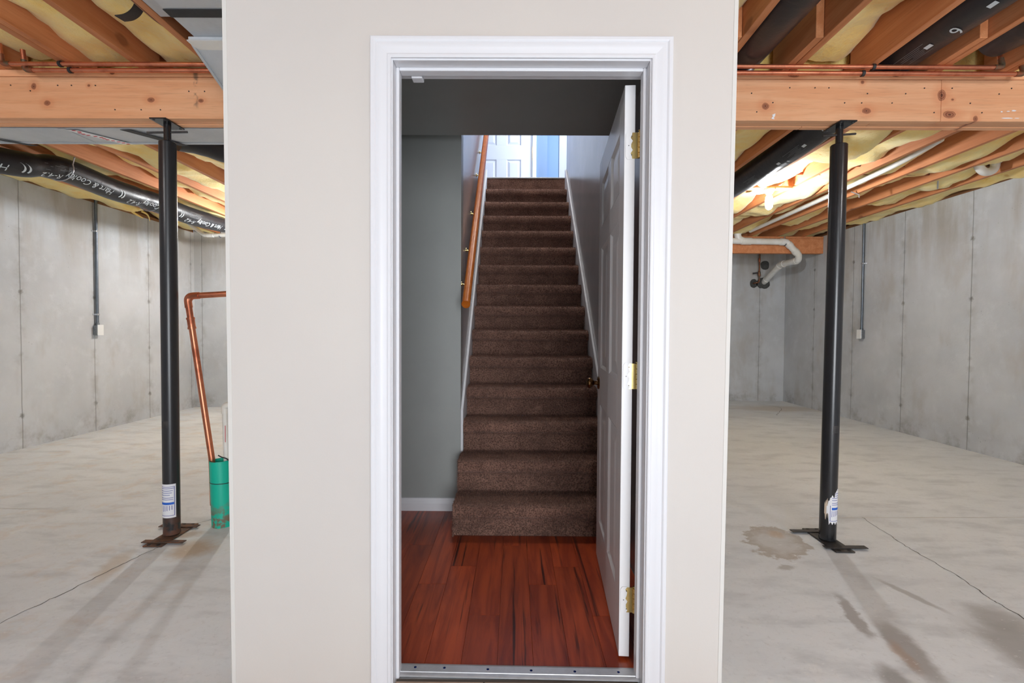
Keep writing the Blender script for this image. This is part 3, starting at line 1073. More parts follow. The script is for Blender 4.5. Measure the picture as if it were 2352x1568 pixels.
# knob (both sides)
kc = dp(DW - .062, 0, .918)
for sd, base_n in ((1, TH), (-1, 0.0)):
    c0 = dp(DW - .062, base_n, .918)
    ax = nx_ * sd
    kb = MB().lathe(c0, ax, [(0, .031), (.004, .032), (.008, .029), (.010, .018)], 28).build('door_knob', 'antique_brass', door, smooth=40)
    MB().lathe(c0, ax, [(.008, .011), (.022, .010), (.028, .013), (.034, .021), (.043, .0265), (.052, .0265), (.059, .022), (.063, .012), (.064, .001)], 28).build('knob_ball', 'antique_brass', kb, smooth=60)

# threshold
th = thing('trim_2', 'silver aluminium threshold strip with blue screws at the doorway', 'threshold', (.02, 1.63, 0), kind='structure')
b = MB()
tp = [(1.603, .0072), (1.603, .011), (1.606, .0125), (1.618, .0135), (1.619, .0155), (1.650, .0165), (1.658, .0150), (1.662, .0125), (1.662, .0122)]
for xa_, xb_ in ((JLx + .0005, JRx - .0005),):
    b.prism(None, [(xa_, y_ - (.006 * (xa_ + .02)), z_) for y_, z_ in tp], [(xb_, y_ - .024 * (xb_ + .02), z_) for y_, z_ in tp])
b.build('strip', 'aluminium', th)
for xs, ys in ((-.336, 1.640), (-.235, 1.638), (-.085, 1.633), (.064, 1.629), (.213, 1.626), (.362, 1.625)):
    MB().lathe((xs, ys, .0152), (0, 0, 1), [(0, .0045), (.0012, .0048), (.0022, .003), (.0024, .0005)], 12).build('screw', 'screw_blue', th, smooth=40)

# ------------------------------------------------------------------ staircase
stair = thing('staircase', 'brown carpeted staircase climbing straight up behind the doorway', 'staircase', (.12, SY, 0))
CXL, CXR = -.327, .569
pile_p, pile_n, pile_w = [], [], []
for i in range(1, 16):
    y0 = SY + (i - 1) * ST
    z0, z1 = (i - 1) * SR, i * SR
    n_ = .042
    prof_s = [(y0, z0), (y0 - .002, z0 + .04), (y0, z1 - .085), (y0 - .006, z1 - .078), (y0 - n_ + .008, z1 - .070), (y0 - n_, z1 - .058),
              (y0 - n_ - .002, z1 - .035), (y0 - n_ + .004, z1 - .014), (y0 - n_ + .018, z1 - .003), (y0 - n_ + .045, z1)]
    ytop = y0 + ST
    if i < 15:
        prof_s += [(y0 + ST * .5, z1 + .001), (ytop + .004, z1 - .001)]
    else:
        prof_s = [(y0, z0), (y0 - .002, z0 + .05), (y0 - .003, z1 - .03), (y0 - .003, z1 - .012), (y0 + .05, z1 - .012)]
        ytop = y0 + .05
    xa_, xb_ = (CXL, CXR)
    if i <= 2: xa_ = -.340 if i == 1 else -.336
    nxs = 44
    vs, fs = [], []
    for a_ in range(nxs + 1):
        x_ = xa_ + (xb_ - xa_) * a_ / nxs
        for (yy, zz) in prof_s:
            wob = fbm((x_ * 4, i * 3.7, zz * 6)) * .0045
            vs.append((x_, yy + wob, zz + (wob * .6 if zz > z0 + .01 else 0)))
    m_ = len(prof_s)
    for a_ in range(nxs):
        for q in range(m_ - 1):
            fs.append((a_ * m_ + q, (a_ + 1) * m_ + q, (a_ + 1) * m_ + q + 1, a_ * m_ + q + 1))
    # solid underside/back
    base_i = len(vs)
    for a_ in (0, nxs):
        x_ = xa_ + (xb_ - xa_) * a_ / nxs
        vs += [(x_, ytop + .004, z0)]
    fs.append(tuple(range(m_)) + (base_i,))
    fs.append(tuple(nxs * m_ + q for q in range(m_))[::-1] + (base_i + 1,))
    MB().add(vs, fs).build('step', 'carpet', stair, smooth=50)
    # sample points for pile
    dens = 60000 if i <= 2 else 46000 if i <= 5 else 30000 if i <= 9 else 20000
    segs = list(zip(prof_s[:-1], prof_s[1:]))
    for (p, q) in segs:
        d_ = Vector((0, q[0] - p[0], q[1] - p[1]))
        L_ = d_.length
        nn_ = Vector((0, -d_.z, d_.y)).normalized()
        cnt = int(L_ * (xb_ - xa_) * dens)
        t_ = rng.random(cnt)
        xs_ = xa_ + (xb_ - xa_) * rng.random(cnt)
        pts = np.stack([xs_, p[0] + (q[0] - p[0]) * t_, p[1] + (q[1] - p[1]) * t_], 1)
        pile_p.append(pts)
        pile_n.append(np.tile(np.array(nn_), (cnt, 1)))
        pile_w.append(np.full(cnt, 1.0 if i <= 5 else 1.35))
    if i <= 2:      # open left end of the two bottom steps
        cnt = int(ST * SR * dens * 1.2)
        pts = np.stack([np.full(cnt, xa_), y0 - .03 + (ST + .03) * rng.random(cnt), z0 + SR * rng.random(cnt)], 1)
        pile_p.append(pts); pile_n.append(np.tile(np.array((-1., 0, 0)), (cnt, 1))); pile_w.append(np.full(cnt, .7))
Pp, Pn, Pw = np.concatenate(pile_p), np.concatenate(pile_n), np.concatenate(pile_w)
N = len(Pp)
dirv = Pn + rng.normal(0, .42, (N, 3)) + np.array((0, -.10, -.28)) * (1 - np.clip(Pn[:, 2:3], 0, 1))
dirv /= np.linalg.norm(dirv, axis=1)[:, None]
sidev = np.cross(dirv, rng.normal(0, 1, (N, 3)))
sidev /= np.linalg.norm(sidev, axis=1)[:, None] + 1e-9
wid = (rng.uniform(.0011, .0019, N) * Pw)[:, None]
lng = (rng.uniform(.007, .017, N))[:, None]
root = Pp - dirv * .002
tri = np.empty((N, 3, 3), np.float32)
tri[:, 0] = root - sidev * wid
tri[:, 1] = root + sidev * wid
tri[:, 2] = root + dirv * lng
tri[:, 2, 0] = np.clip(tri[:, 2, 0], -.352, SXR - .012)
tri[:, :, 2] = np.maximum(tri[:, :, 2], .0125)
me = bpy.data.meshes.new('carpet_pile')
me.vertices.add(N * 3)
me.vertices.foreach_set('co', tri.ravel())
me.loops.add(N * 3)
me.loops.foreach_set('vertex_index', np.arange(N * 3, dtype=np.int32))
me.polygons.add(N)
me.polygons.foreach_set('loop_start', np.arange(0, N * 3, 3, dtype=np.int32))
me.update(calc_edges=True)
link('carpet_pile', me, 'carpet_pile', stair, kind='stuff')
# metal nosing on the top edge
ytopn = SY + 14 * ST
MB().box(SXL + .002, SXR - .002, ytopn - .012, ytopn + .03, UZ - .010, UZ + .003).build('nosing_strip', 'aluminium', stair, bevel=.002)


# white skirt boards
def skirt(xa_, xb_, ys, up_):
    sl_ = SR / ST
    ye = SY + 14 * ST + .02
    lo = lambda y: max(0.012, (y - SY) * sl_ - .25)
    hi = lambda y: (y - SY) * sl_ + up_
    pts = [(ys, max(.012, lo(ys))), (ye, lo(ye)), (ye, min(hi(ye), UZ + .09)), (ye - .08, UZ + .09), (ys, hi(ys))]
    yk = SY + (UZ + .09 - up_) / sl_
    pts = [(ys, lo(ys)), (ye, lo(ye)), (ye, UZ + .09), (min(yk, ye - .01), UZ + .09), (ys, hi(ys))]
    return MB().prism(None, [(xa_, y, z) for y, z in pts], [(xb_, y, z) for y, z in pts])


skirt(SXL + .0005, SXL + .0165, 3.101, .305).build('skirt_board', 'white_paint', stair, bevel=.002, bseg=1)
skirt(SXR - .0165, SXR - .0005, 2.95, .305).build('skirt_board', 'white_paint', stair, bevel=.002, bseg=1)

# ------------------------------------------------------------------ handrail
rail = thing('handrail', 'honey oak handrail on brass brackets along the left stair wall', 'handrail', (-.295, 2.92, 1.34))
ra, rb = Vector((-.2945, 2.915, 1.334)), Vector((-.2945, 5.75, 3.925))
rd = (rb - ra).normalized()
rup = Vector((1, 0, 0)).cross(rd).normalized()
if rup.z < 0: rup = -rup
ring = [(.026 * math.cos(t), .030 * math.sin(t)) for t in np.linspace(0, 2 * math.pi, 28, endpoint=False)]
ring = [(x_, min(z_, .026)) for x_, z_ in ring]
MB().prism(None, [ra + Vector((1, 0, 0)) * x_ + rup * z_ for x_, z_ in ring], [rb + Vector((1, 0, 0)) * x_ + rup * z_ for x_, z_ in ring]).build('rail', 'oak_rail', rail, smooth=50)
for yb_ in (3.13, 3.42, 3.80, 4.30, 4.66, 5.3):
    p0 = ra + rd * ((yb_ - ra.y) / rd.y)
    wallp = Vector((SXL, yb_, p0.z - .055))
    br = MB().lathe(wallp, (1, 0, 0), [(0, .017), (.003, .0165), (.005, .010)], 18).build('bracket', 'brass', rail, smooth=40)
    MB().tube(smooth_path([wallp + Vector((.003, 0, 0)), wallp + Vector((.025, 0, -.004)), wallp + Vector((.043, 0, .006)), p0 - rup * .027], 5), .0055, 10).build('bracket_arm', 'brass', br, smooth=60)
    MB().obox(p0 - rup * .0305, (.010, 0, 0), rd * .03, rup * .0018).build('bracket_saddle', 'brass', br)

# ------------------------------------------------------------------ upstairs hall
hf = MB().box(-1.9, 1.9, ytopn + .03, 8.0, UZ - .02, UZ - .002).build('floor_hall', 'hall_carpet')
tag(hf, 'upstairs hall floor at the top of the stairs', 'floor', kind='structure')
DY = 7.30
dx0, dx1 = -.666, .246
bw = (MB().box(-1.9, dx0 - .01, DY, DY + .1, UZ, HALL_TOP).box(dx1 + .01, .475, DY, DY + .1, UZ, HALL_TOP)
      .box(dx0 - .01, dx1 + .01, DY, DY + .1, UZ + 2.06, HALL_TOP)
      .box(.375, .475, DY + .1, DY + .6, UZ, HALL_TOP)
      .box(.375, 1.9, DY + .6, DY + .7, UZ, HALL_TOP)).build('wall_hall', 'blue_paint')
tag(bw, 'pale blue hall wall around the white entry door upstairs', 'wall', kind='structure')
hw = (MB().box(-2.0, -1.9, 5.0, 8.0, UZ, HALL_TOP)
      .box(-1.9, SXL - .11, 5.52, 5.62, UZ, HALL_TOP)
      .box(.684, 1.9, 5.52, 5.62, UZ, HALL_TOP)
      .box(1.9, 2.0, 5.0, 5.98, UZ, HALL_TOP).box(1.9, 2.0, 6.92, 8.0, UZ, HALL_TOP)
      .box(1.9, 2.0, 5.98, 6.92, UZ, UZ + .75).box(1.9, 2.0, 5.98, 6.92, UZ + 2.1, HALL_TOP)).build('wall_hall_sides', 'blue_paint')
tag(hw, 'pale blue side walls of the upstairs hall', 'wall', kind='structure')
MB().box(-2.0, 2.0, 2.8, 8.0, HALL_TOP, HALL_TOP + .05).build('hall_ceiling_board', 'hall_ceiling', hw)
win = thing('window_1', 'white framed hall window letting daylight in upstairs', 'window', (1.95, 6.45, UZ + .75), kind='structure')
wm = MB().box(1.9, 1.95, 5.98, 6.03, UZ + .75, UZ + 2.1).box(1.9, 1.95, 6.87, 6.92, UZ + .75, UZ + 2.1)
wm.box(1.9, 1.95, 6.03, 6.87, UZ + .75, UZ + .80).box(1.9, 1.95, 6.03, 6.87, UZ + 2.05, UZ + 2.1).box(1.9, 1.94, 6.03, 6.87, UZ + 1.40, UZ + 1.45)
wm.build('window_frame', 'window_frame', win)
# pier with white corner trim at the right end of the hall
pr = MB().box(.585, .95, 6.55, 6.66, UZ, HALL_TOP).build('wall_hall_pier', 'blue_paint')
tag(pr, 'narrow pale wall end beside the blue hall niche upstairs', 'wall', kind='structure')
MB().box(.585, .69, 6.535, 6.55, UZ, HALL_TOP - .3).build('corner_trim', 'hall_door_paint', pr)

door2 = thing('door_2', 'closed white panelled entry door at the top of the stairs', 'door', ((dx0 + dx1) / 2, DY, UZ), kind='structure')
dw2 = dx1 - dx0


def dp2(u, n, z):
    return Vector((dx0 + u, DY + .05 - n, UZ + z))


sv = (DW, DZ0, DZ1, stile, mull, rows, TH)
DW, DZ0, DZ1, stile, mull, TH = dw2, .012, 2.04, .165, .15, .045
rows = [(.24, .79), (1.0, 1.6), (1.71, 1.92)]


def dbox2(m, u0, u1, n0, n1, z0, z1):
    m.box(dx0 + u0, dx0 + u1, DY + .05 - n1, DY + .05 - n0, UZ + z0, UZ + z1)


lf = MB()
six_panel(lf, dbox2)
lf.build('door_leaf', 'hall_door_paint', door2, bevel=.001, bseg=1)
for (z0, z1) in rows:
    for (u0, u1) in ((stile, (DW - mull) / 2), ((DW + mull) / 2, DW - stile)):
        raised_panel(dp2, u0, u1, z0, z1, TH, .012, .03).build('panel', 'hall_door_paint', door2)
MB().box(dx1 + .002, dx1 + .010, DY - .012, DY, UZ + .78, UZ + .98).build('hinge', 'brass', door2)
tr3 = thing('trim_3', 'white casing beside the entry door upstairs', 'door frame', ((dx0 + dx1) / 2, DY, UZ), kind='structure')
MB().box(dx1 + .006, dx1 + .062, DY - .016, DY, UZ, UZ + 2.10).build('casing_board', 'hall_door_paint', tr3, bevel=.003)
MB().box(dx0 - .062, dx0 - .006, DY - .016, DY, UZ, UZ + 2.10).build('casing_board', 'hall_door_paint', tr3, bevel=.003)
MB().box(dx0 - .006, dx1 + .006, DY - .016, DY, UZ + 2.045, UZ + 2.10).build('casing_board', 'hall_door_paint', tr3, bevel=.003)

# ================================================================== THINGS IN THE BASEMENT
# ------------------------------------------------------------------ girder
girder = thing('girder_beam', 'three-ply wooden girder resting on the two black columns', 'beam', (0, 2.72, BZ0))
pt = (BY1 - BY0) / 3
for i in range(3):
    y0 = BY0 + i * pt
    cuts = [(XL + .003, -1.2 + .5 * i), (-1.2 + .5 * i, 2.3 - i * .35), (2.3 - i * .35, XR - .003)]
    for a, b_ in cuts:
        MB().box(a + .0006, b_ - .0006, y0 + .0012, y0 + pt - .0012, BZ0 + (.0, .004, .001)[i], BZ1 - .001).build('ply', 'beam_wood', girder, bevel=.0035, bseg=2)
for a, b_ in ((XL + .003, .2), (.2, XR - .003)):
    MB().box(a, b_ - .001, BY0 - .001, BY1 + .002, BZ1 + .0008, JZ - .0005).build('top_plate', 'beam_wood', girder, bevel=.0035, bseg=2)
# paint splashes and a torn sticker on its face
for (x_, z_, w_, h_) in ((2.625, 2.375, .012, .008), (2.66, 2.378, .018, .006), (2.69, 2.381, .028, .008), (2.66, 2.341, .07, .006), (2.71, 2.341, .03, .004)):
    pts = [(x_ + w_ / 2 * math.cos(t) * random.uniform(.7, 1.1), BY0 - .0005, z_ + h_ / 2 * math.sin(t) * random.uniform(.7, 1.1)) for t in np.linspace(0, 6.28, 9)[:-1]]
    MB().prism(None, pts, [(p[0], p[1] + .0012, p[2]) for p in pts]).build('paint_splash', 'paper', girder)
pts = [(1.383, 2.322), (1.392, 2.334), (1.388, 2.342), (1.405, 2.35), (1.404, 2.336), (1.398, 2.328), (1.40, 2.318)]
MB().prism(None, [(x_, BY0 - .0015, z_ + .012) for x_, z_ in pts], [(x_, BY0 + .0005, z_ + .012) for x_, z_ in pts]).build('torn_sticker', 'paper', girder)
# nail heads
nm_ = MB().lathe((0, 0, 0), (0, -1, 0), [(-.001, .0035), (.001, .0035)], 8).mesh('nail_head')
for i in range(30):
    xs = -2.75 + i * .118 + random.uniform(-.03, .03) if i < 12 else 1.25 + (i - 12) * .085 + random.uniform(-.03, .03)
    link('nail_head', nm_, 'screw_dark', girder, loc=Vector((xs, BY0, 0)) - 0 * girder.location + Vector((0, 0, random.choice((2.37, 2.42, 2.47, 2.5)))))

# dropped beam on the far right
rbm = thing('dropped_beam', 'short wooden beam pocketed into the right wall behind the white drain pipe', 'beam', (3.9, 7.26, 2.335))
for i in range(2):
    MB().box(.69, XR - .002, 7.205 + i * .042, 7.245 + i * .042, 2.337, 2.583 - .03).build('ply', 'joist_wood', rbm, bevel=.002, bseg=1)
MB().box(.69, XR - .002, 7.200, 7.292, 2.554, 2.5845).build('top_plate', 'joist_wood', rbm, bevel=.002, bseg=1)

# ------------------------------------------------------------------ steel columns
R_C = .0425


def column(cx, cy, lean, label, bar_a, plate_a, sticker_a, torn, foot):
    top = Vector((cx + lean, cy, BZ0))
    base = Vector((cx, cy, 0))
    ax = (top - base).normalized()
    t = thing('steel_column', label, 'column', (cx, cy, 0), 'adjustable steel columns under the girder')
    P = lambda z: base + (top - base) * (z / BZ0)
    zt = 2.218
    MB().lathe(P(.014), ax, [(0, R_C), (zt - .014 - .004, R_C), (zt - .014, R_C - .004), (zt - .014, .024), (zt - .03, .022)], 40).build('outer_tube', foot, t, smooth=40)
    MB().lathe(P(zt - .03), ax, [(0, .0185), (BZ0 - zt + .03 - .008, .0185)], 24).build('screw_tube', 'black_paint', t, smooth=40)
    # top plate: rotated square bolted to the girder
    c_, s_ = math.cos(plate_a), math.sin(plate_a)
    MB().obox((top.x, top.y, BZ0 - .004), (c_ * .046, s_ * .046, 0), (-s_ * .076, c_ * .076, 0), (0, 0, .0035)).build('top_plate', 'black_paint', t, bevel=.001, bseg=1)
    for sx in (-1, 1):
        for sy in (-1, 1):
            q = Vector((top.x, top.y, BZ0 - .0075)) + Vector((c_ * .032 * sx - s_ * .060 * sy, s_ * .032 * sx + c_ * .060 * sy, 0))
            MB().lathe(q, (0, 0, -1), [(0, .006), (.003, .0055)], 8).build('bolt', 'black_steel', t)
    # turning bar through the screw
    c_, s_ = math.cos(bar_a), math.sin(bar_a)
    pm = P(zt + .055)
    MB().tube([pm - Vector((c_ * .10, s_ * .10, .012)), pm + Vector((c_ * .10, s_ * .10, .012))], .006, 10).build('turning_bar', 'black_steel', t, smooth=40)
    # foot: two crossed plates with slots
    fm = 'rust_steel' if foot == 'column_rusting' else 'black_steel'
    for rot, zz, half_l, half_w in ((0.0, .0045, .155, .052),):
        MB().box(cx - half_w, cx + half_w, cy - half_l, cy + half_l, zz - .004, zz + .004).build('base_plate', fm, t, bevel=.003, bseg=1)
    for yy in (-.105, .105):
        sk = .03 if yy < 0 else -.03
        MB().hexa([(cx - .115 + sk, cy + yy - .018, .009), (cx + .115 + sk, cy + yy - .018, .009), (cx + .115 + sk, cy + yy + .018, .009), (cx - .115 + sk, cy + yy + .018, .009)],
                  [(cx - .115 + sk, cy + yy - .018, .014), (cx + .115 + sk, cy + yy - .018, .014), (cx + .115 + sk, cy + yy + .018, .014), (cx - .115 + sk, cy + yy + .018, .014)]).build('cross_bar', fm, t, bevel=.002, bseg=1)
    for sx in (-.026, .026):
        for yy in (-.140, .140):
            MB().lathe((cx + sx, cy + yy, .0086), (0, 0, 1), [(0, .0095), (.0006, .0095)], 14).build('bolt_hole', 'black_void', t)
    # label stuck round the tube
    a0, a1 = sticker_a
    z0, z1 = .115, .305

    def patch(a_lo, a_hi, zl, zh, rr, mat, par, nm, seg=10, edge=None):
        vs, fs = [], []
        for i in range(seg + 1):
            a = a_lo + (a_hi - a_lo) * i / seg
            zl_, zh_ = zl, zh
            if edge: zl_, zh_ = edge(i / seg, zl, zh)
            p_ = lambda z, r_: P(z) + Vector((math.cos(a) * r_, math.sin(a) * r_, 0))
            vs += [p_(zl_, rr), p_(zh_, rr), p_(zl_, rr - .0006), p_(zh_, rr - .0006)]
        for i in range(seg):
            o = 4 * i
            fs += [(o, o + 4, o + 5, o + 1), (o + 2, o + 3, o + 7, o + 6), (o + 1, o + 5, o + 7, o + 3), (o, o + 2, o + 6, o + 4)]
        fs += [(0, 1, 3, 2), (4 * seg, 4 * seg + 2, 4 * seg + 3, 4 * seg + 1)]
        return MB().add(vs, fs).build(nm, mat, par, smooth=60)

    rag = None
    if torn:
        jag = [0.62, .42, .30, .22, .30, .12, .05, .0, .0, .0, .0]
        rag = lambda s, zl, zh: (zl + (.05 if s < .15 else 0) + .008 * math.sin(s * 31), zh - (zh - zl) * jag[min(10, int(s * 10))] * .8)
    st = patch(a0, a1, z0, z1, R_C + .0009, 'paper', t, 'sticker', 20, rag)
    if torn:
        patch(a0 - .25, a0 + .12, z0 + .035, z1 - .055, R_C + .0006, 'torn_paper', st, 'torn_edge', 12, lambda s, zl, zh: (zl + .018 * math.sin(s * 9 + 1), zh - .03 * (1 - s) + .01 * math.sin(s * 23)))
    A = lambda s: a0 + (a1 - a0) * s
    rr = R_C + .0014
    lo_s = .30 if torn else .04
    patch(A(lo_s), A(.90), z0 + .075, z0 + .088, rr, 'ink_blue', st, 'print_arrow')
    for s0, s1, zz in ((lo_s, .90, .165), (lo_s, .84, .152), (lo_s, .80, .140), (lo_s, .70, .128), (lo_s, .86, .112), (lo_s, .86, .102)):
        patch(A(s0 + (.2 if torn and zz > .14 else 0)), A(s1), z0 + zz, z0 + zz + .0028, rr, 'ink_violet', st, 'print_line')
    for s0 in (.30, .42, .54, .66, .78):
        if s0 >= lo_s: patch(A(s0), A(s0 + .03), z0 + .030 + s0 * .02, z0 + .070, rr, 'ink_violet', st, 'print_line')
    fs0 = .12 if torn else .02
    patch(A(fs0 + .1), A(.94), z0 + .012, z0 + .0145, rr, 'ink_violet', st, 'print_frame')
    if not torn:
        patch(A(.91), A(.94), z0 + .012, z1 - .014, rr, 'ink_violet', st, 'print_frame')
        patch(A(fs0), A(.94), z1 - .016, z1 - .0135, rr, 'ink_violet', st, 'print_frame')
    else:
        patch(A(.20), A(.23), z0 + .012, z0 + .10, rr, 'ink_violet', st, 'print_frame')
    # tape scrap higher up
    patch(A(.25), A(.65), .62, .66, R_C + .0008, 'black_steel', t, 'tape_scrap')
    return t


rd_ = math.radians
column(-1.946, 2.717, -.0, 'black steel column on rusty foot plates beside the green pipe', rd_(14), 0.0, (rd_(205), rd_(334)), False, 'column_rusting')
column(1.777, 2.717, .018, 'black steel column with a torn white label by the floor stain', rd_(8), 0.0, (rd_(226), rd_(338)), True, 'black_paint')

# ------------------------------------------------------------------ sheet-metal trunk behind the girder
trunk = thing('trunk_duct', 'long galvanised duct running behind the girder on the left', 'duct', (-2.8, 2.91, 2.325))
tb = MB().box(-4.55, -.95, 2.80, 3.02, 2.3265, 2.56).build('duct_body', 'galvanised', trunk, bevel=.003, bseg=1)
MB().box(-4.55, -.95, 3.008, 3.026, 2.3215, 2.3275).build('hem', 'galvanised', trunk, bevel=.0015, bseg=1)
for xs in (-3.3, -2.62, -1.5):
    MB().box(xs - .02, xs + .02, 2.798, 3.021, 2.3235, 2.3268).build('drive_cleat', 'galvanised', trunk, bevel=.001, bseg=1)


def skew_strip(xa_, xb_, w_, y0, y1, z, th_, mat, par, nm):
    return MB().hexa([(xa_, y0, z - th_), (xa_ + w_, y0, z - th_), (xb_ + w_, y1, z - th_), (xb_, y1, z - th_)],
                     [(xa_, y0, z), (xa_ + w_, y0, z), (xb_ + w_, y1, z), (xb_, y1, z)]).build(nm, mat, par)


skew_strip(-3.36, -3.05, .045, 2.80, 3.05, 2.3214, .002, 'black_strap', trunk, 'hanger_strap')
skew_strip(-2.28, -2.10, .06, 2.80, 3.04, 2.3214, .002, 'black_strap', trunk, 'hanger_strap')
tp_ = skew_strip(-2.60, -2.44, .062, 2.81, 3.02, 2.3214, .001, 'foil', trunk, 'foil_tape')
for i in range(13):
    s = i / 12
    xc = -2.60 + .16 * s + .026 + random.uniform(-.018, .018)
    yc = 2.815 + .20 * s
    MB().box(xc - .010, xc + .010, yc - .005, yc + .005, 2.3196, 2.3205).build('print_mark', 'ink_red', tp_)

# return duct in front of the girder, stepping down to pass below it
rt = thing('return_duct', 'sheet-metal duct with black tape band dropping beside the cream wall', 'duct', (-1.2, 2.1, 2.45))
MB().box(-1.405, -.96, .4, 2.14, 2.450, 2.580).build('duct_body', 'galvanised', rt, bevel=.002, bseg=1)
MB().hexa([(-1.425, 2.16, 2.437), (-.96, 2.16, 2.437), (-.96, 2.64, 2.262), (-1.425, 2.64, 2.262)],
          [(-1.425, 2.16, 2.57), (-.96, 2.16, 2.57), (-.96, 2.64, 2.318), (-1.425, 2.64, 2.318)]).build('transition', 'galvanised', rt)
MB().box(-1.425, -.96, 2.64, 3.10, 2.255, 2.318).build('under_pass', 'galvanised', rt, bevel=.002, bseg=1)
# folded hem down the slanting edge
MB().hexa([(-1.437, 2.16, 2.430), (-1.425, 2.16, 2.430), (-1.425, 2.64, 2.255), (-1.437, 2.64, 2.255)],
          [(-1.437, 2.16, 2.441), (-1.425, 2.16, 2.441), (-1.425, 2.64, 2.266), (-1.437, 2.64, 2.266)]).build('hem', 'galvanised', rt)
MB().box(-1.428, -.96, 2.125, 2.165, 2.432, 2.4495).build('slip_cleat', 'galvanised', rt, bevel=.002, bseg=1)
MB().box(-1.43, -1.27, 2.118, 2.205, 2.4265, 2.4318).build('foil_tape', 'foil', rt, bevel=.001, bseg=1)
skew_strip(-1.407, -1.407, .44, 1.945, 1.995, 2.449, .0025, 'black_strap', rt, 'tape_band')
# sheet panning the bay beside it
MB().box(-1.60, -1.41, .4, 2.20, 2.5805, 2.5840).build('panning_sheet', 'galvanised', rt)

# loose black strap hanging from the joist
fl = MB()
fp = smooth_path([(-1.655, 2.155, 2.66), (-1.67, 2.17, 2.615), (-1.70, 2.185, 2.588), (-1.745, 2.20, 2.575), (-1.79, 2.205, 2.572)], 5)
vs, fs = [], []
for i, p in enumerate(fp):
    vs += [p + Vector((0, -.028, -.003)), p + Vector((0, .028, .006)), p + Vector((0, .028, .010)), p + Vector((0, -.028, .001))]
    if i:
        o = 4 * (i - 1)
        fs += [(o + q, o + (q + 1) % 4, o + 4 + (q + 1) % 4, o + 4 + q) for q in range(4)]
fs += [(0, 1, 2, 3), tuple(4 * (len(fp) - 1) + q for q in (3, 2, 1, 0))]
tag(fl.add(vs, fs).build('rubber_strap', 'black_strap', smooth=60), 'loose black strap curling off the joist beside the sheet-metal duct', 'strap')
tag(MB().tube(smooth_path([(-1.668, 1.9, 2.60), (-1.665, 2.1, 2.598), (-1.668, 2.25, 2.600), (-1.66, 2.38, 2.61), (-1.655, 2.5, 2.60), (-1.658, 2.60, 2.592)], 6), .0035, 8).build('cable', 'cable_brown', smooth=60),
    'thin brown cable stapled along the joist beside the loose black strap', 'cable')

# ------------------------------------------------------------------ flexible ducts
def frame_along(path):
    L = [0]
    for a, b_ in zip(path[:-1], path[1:]):
        L.append(L[-1] + (b_ - a).length)
    return L


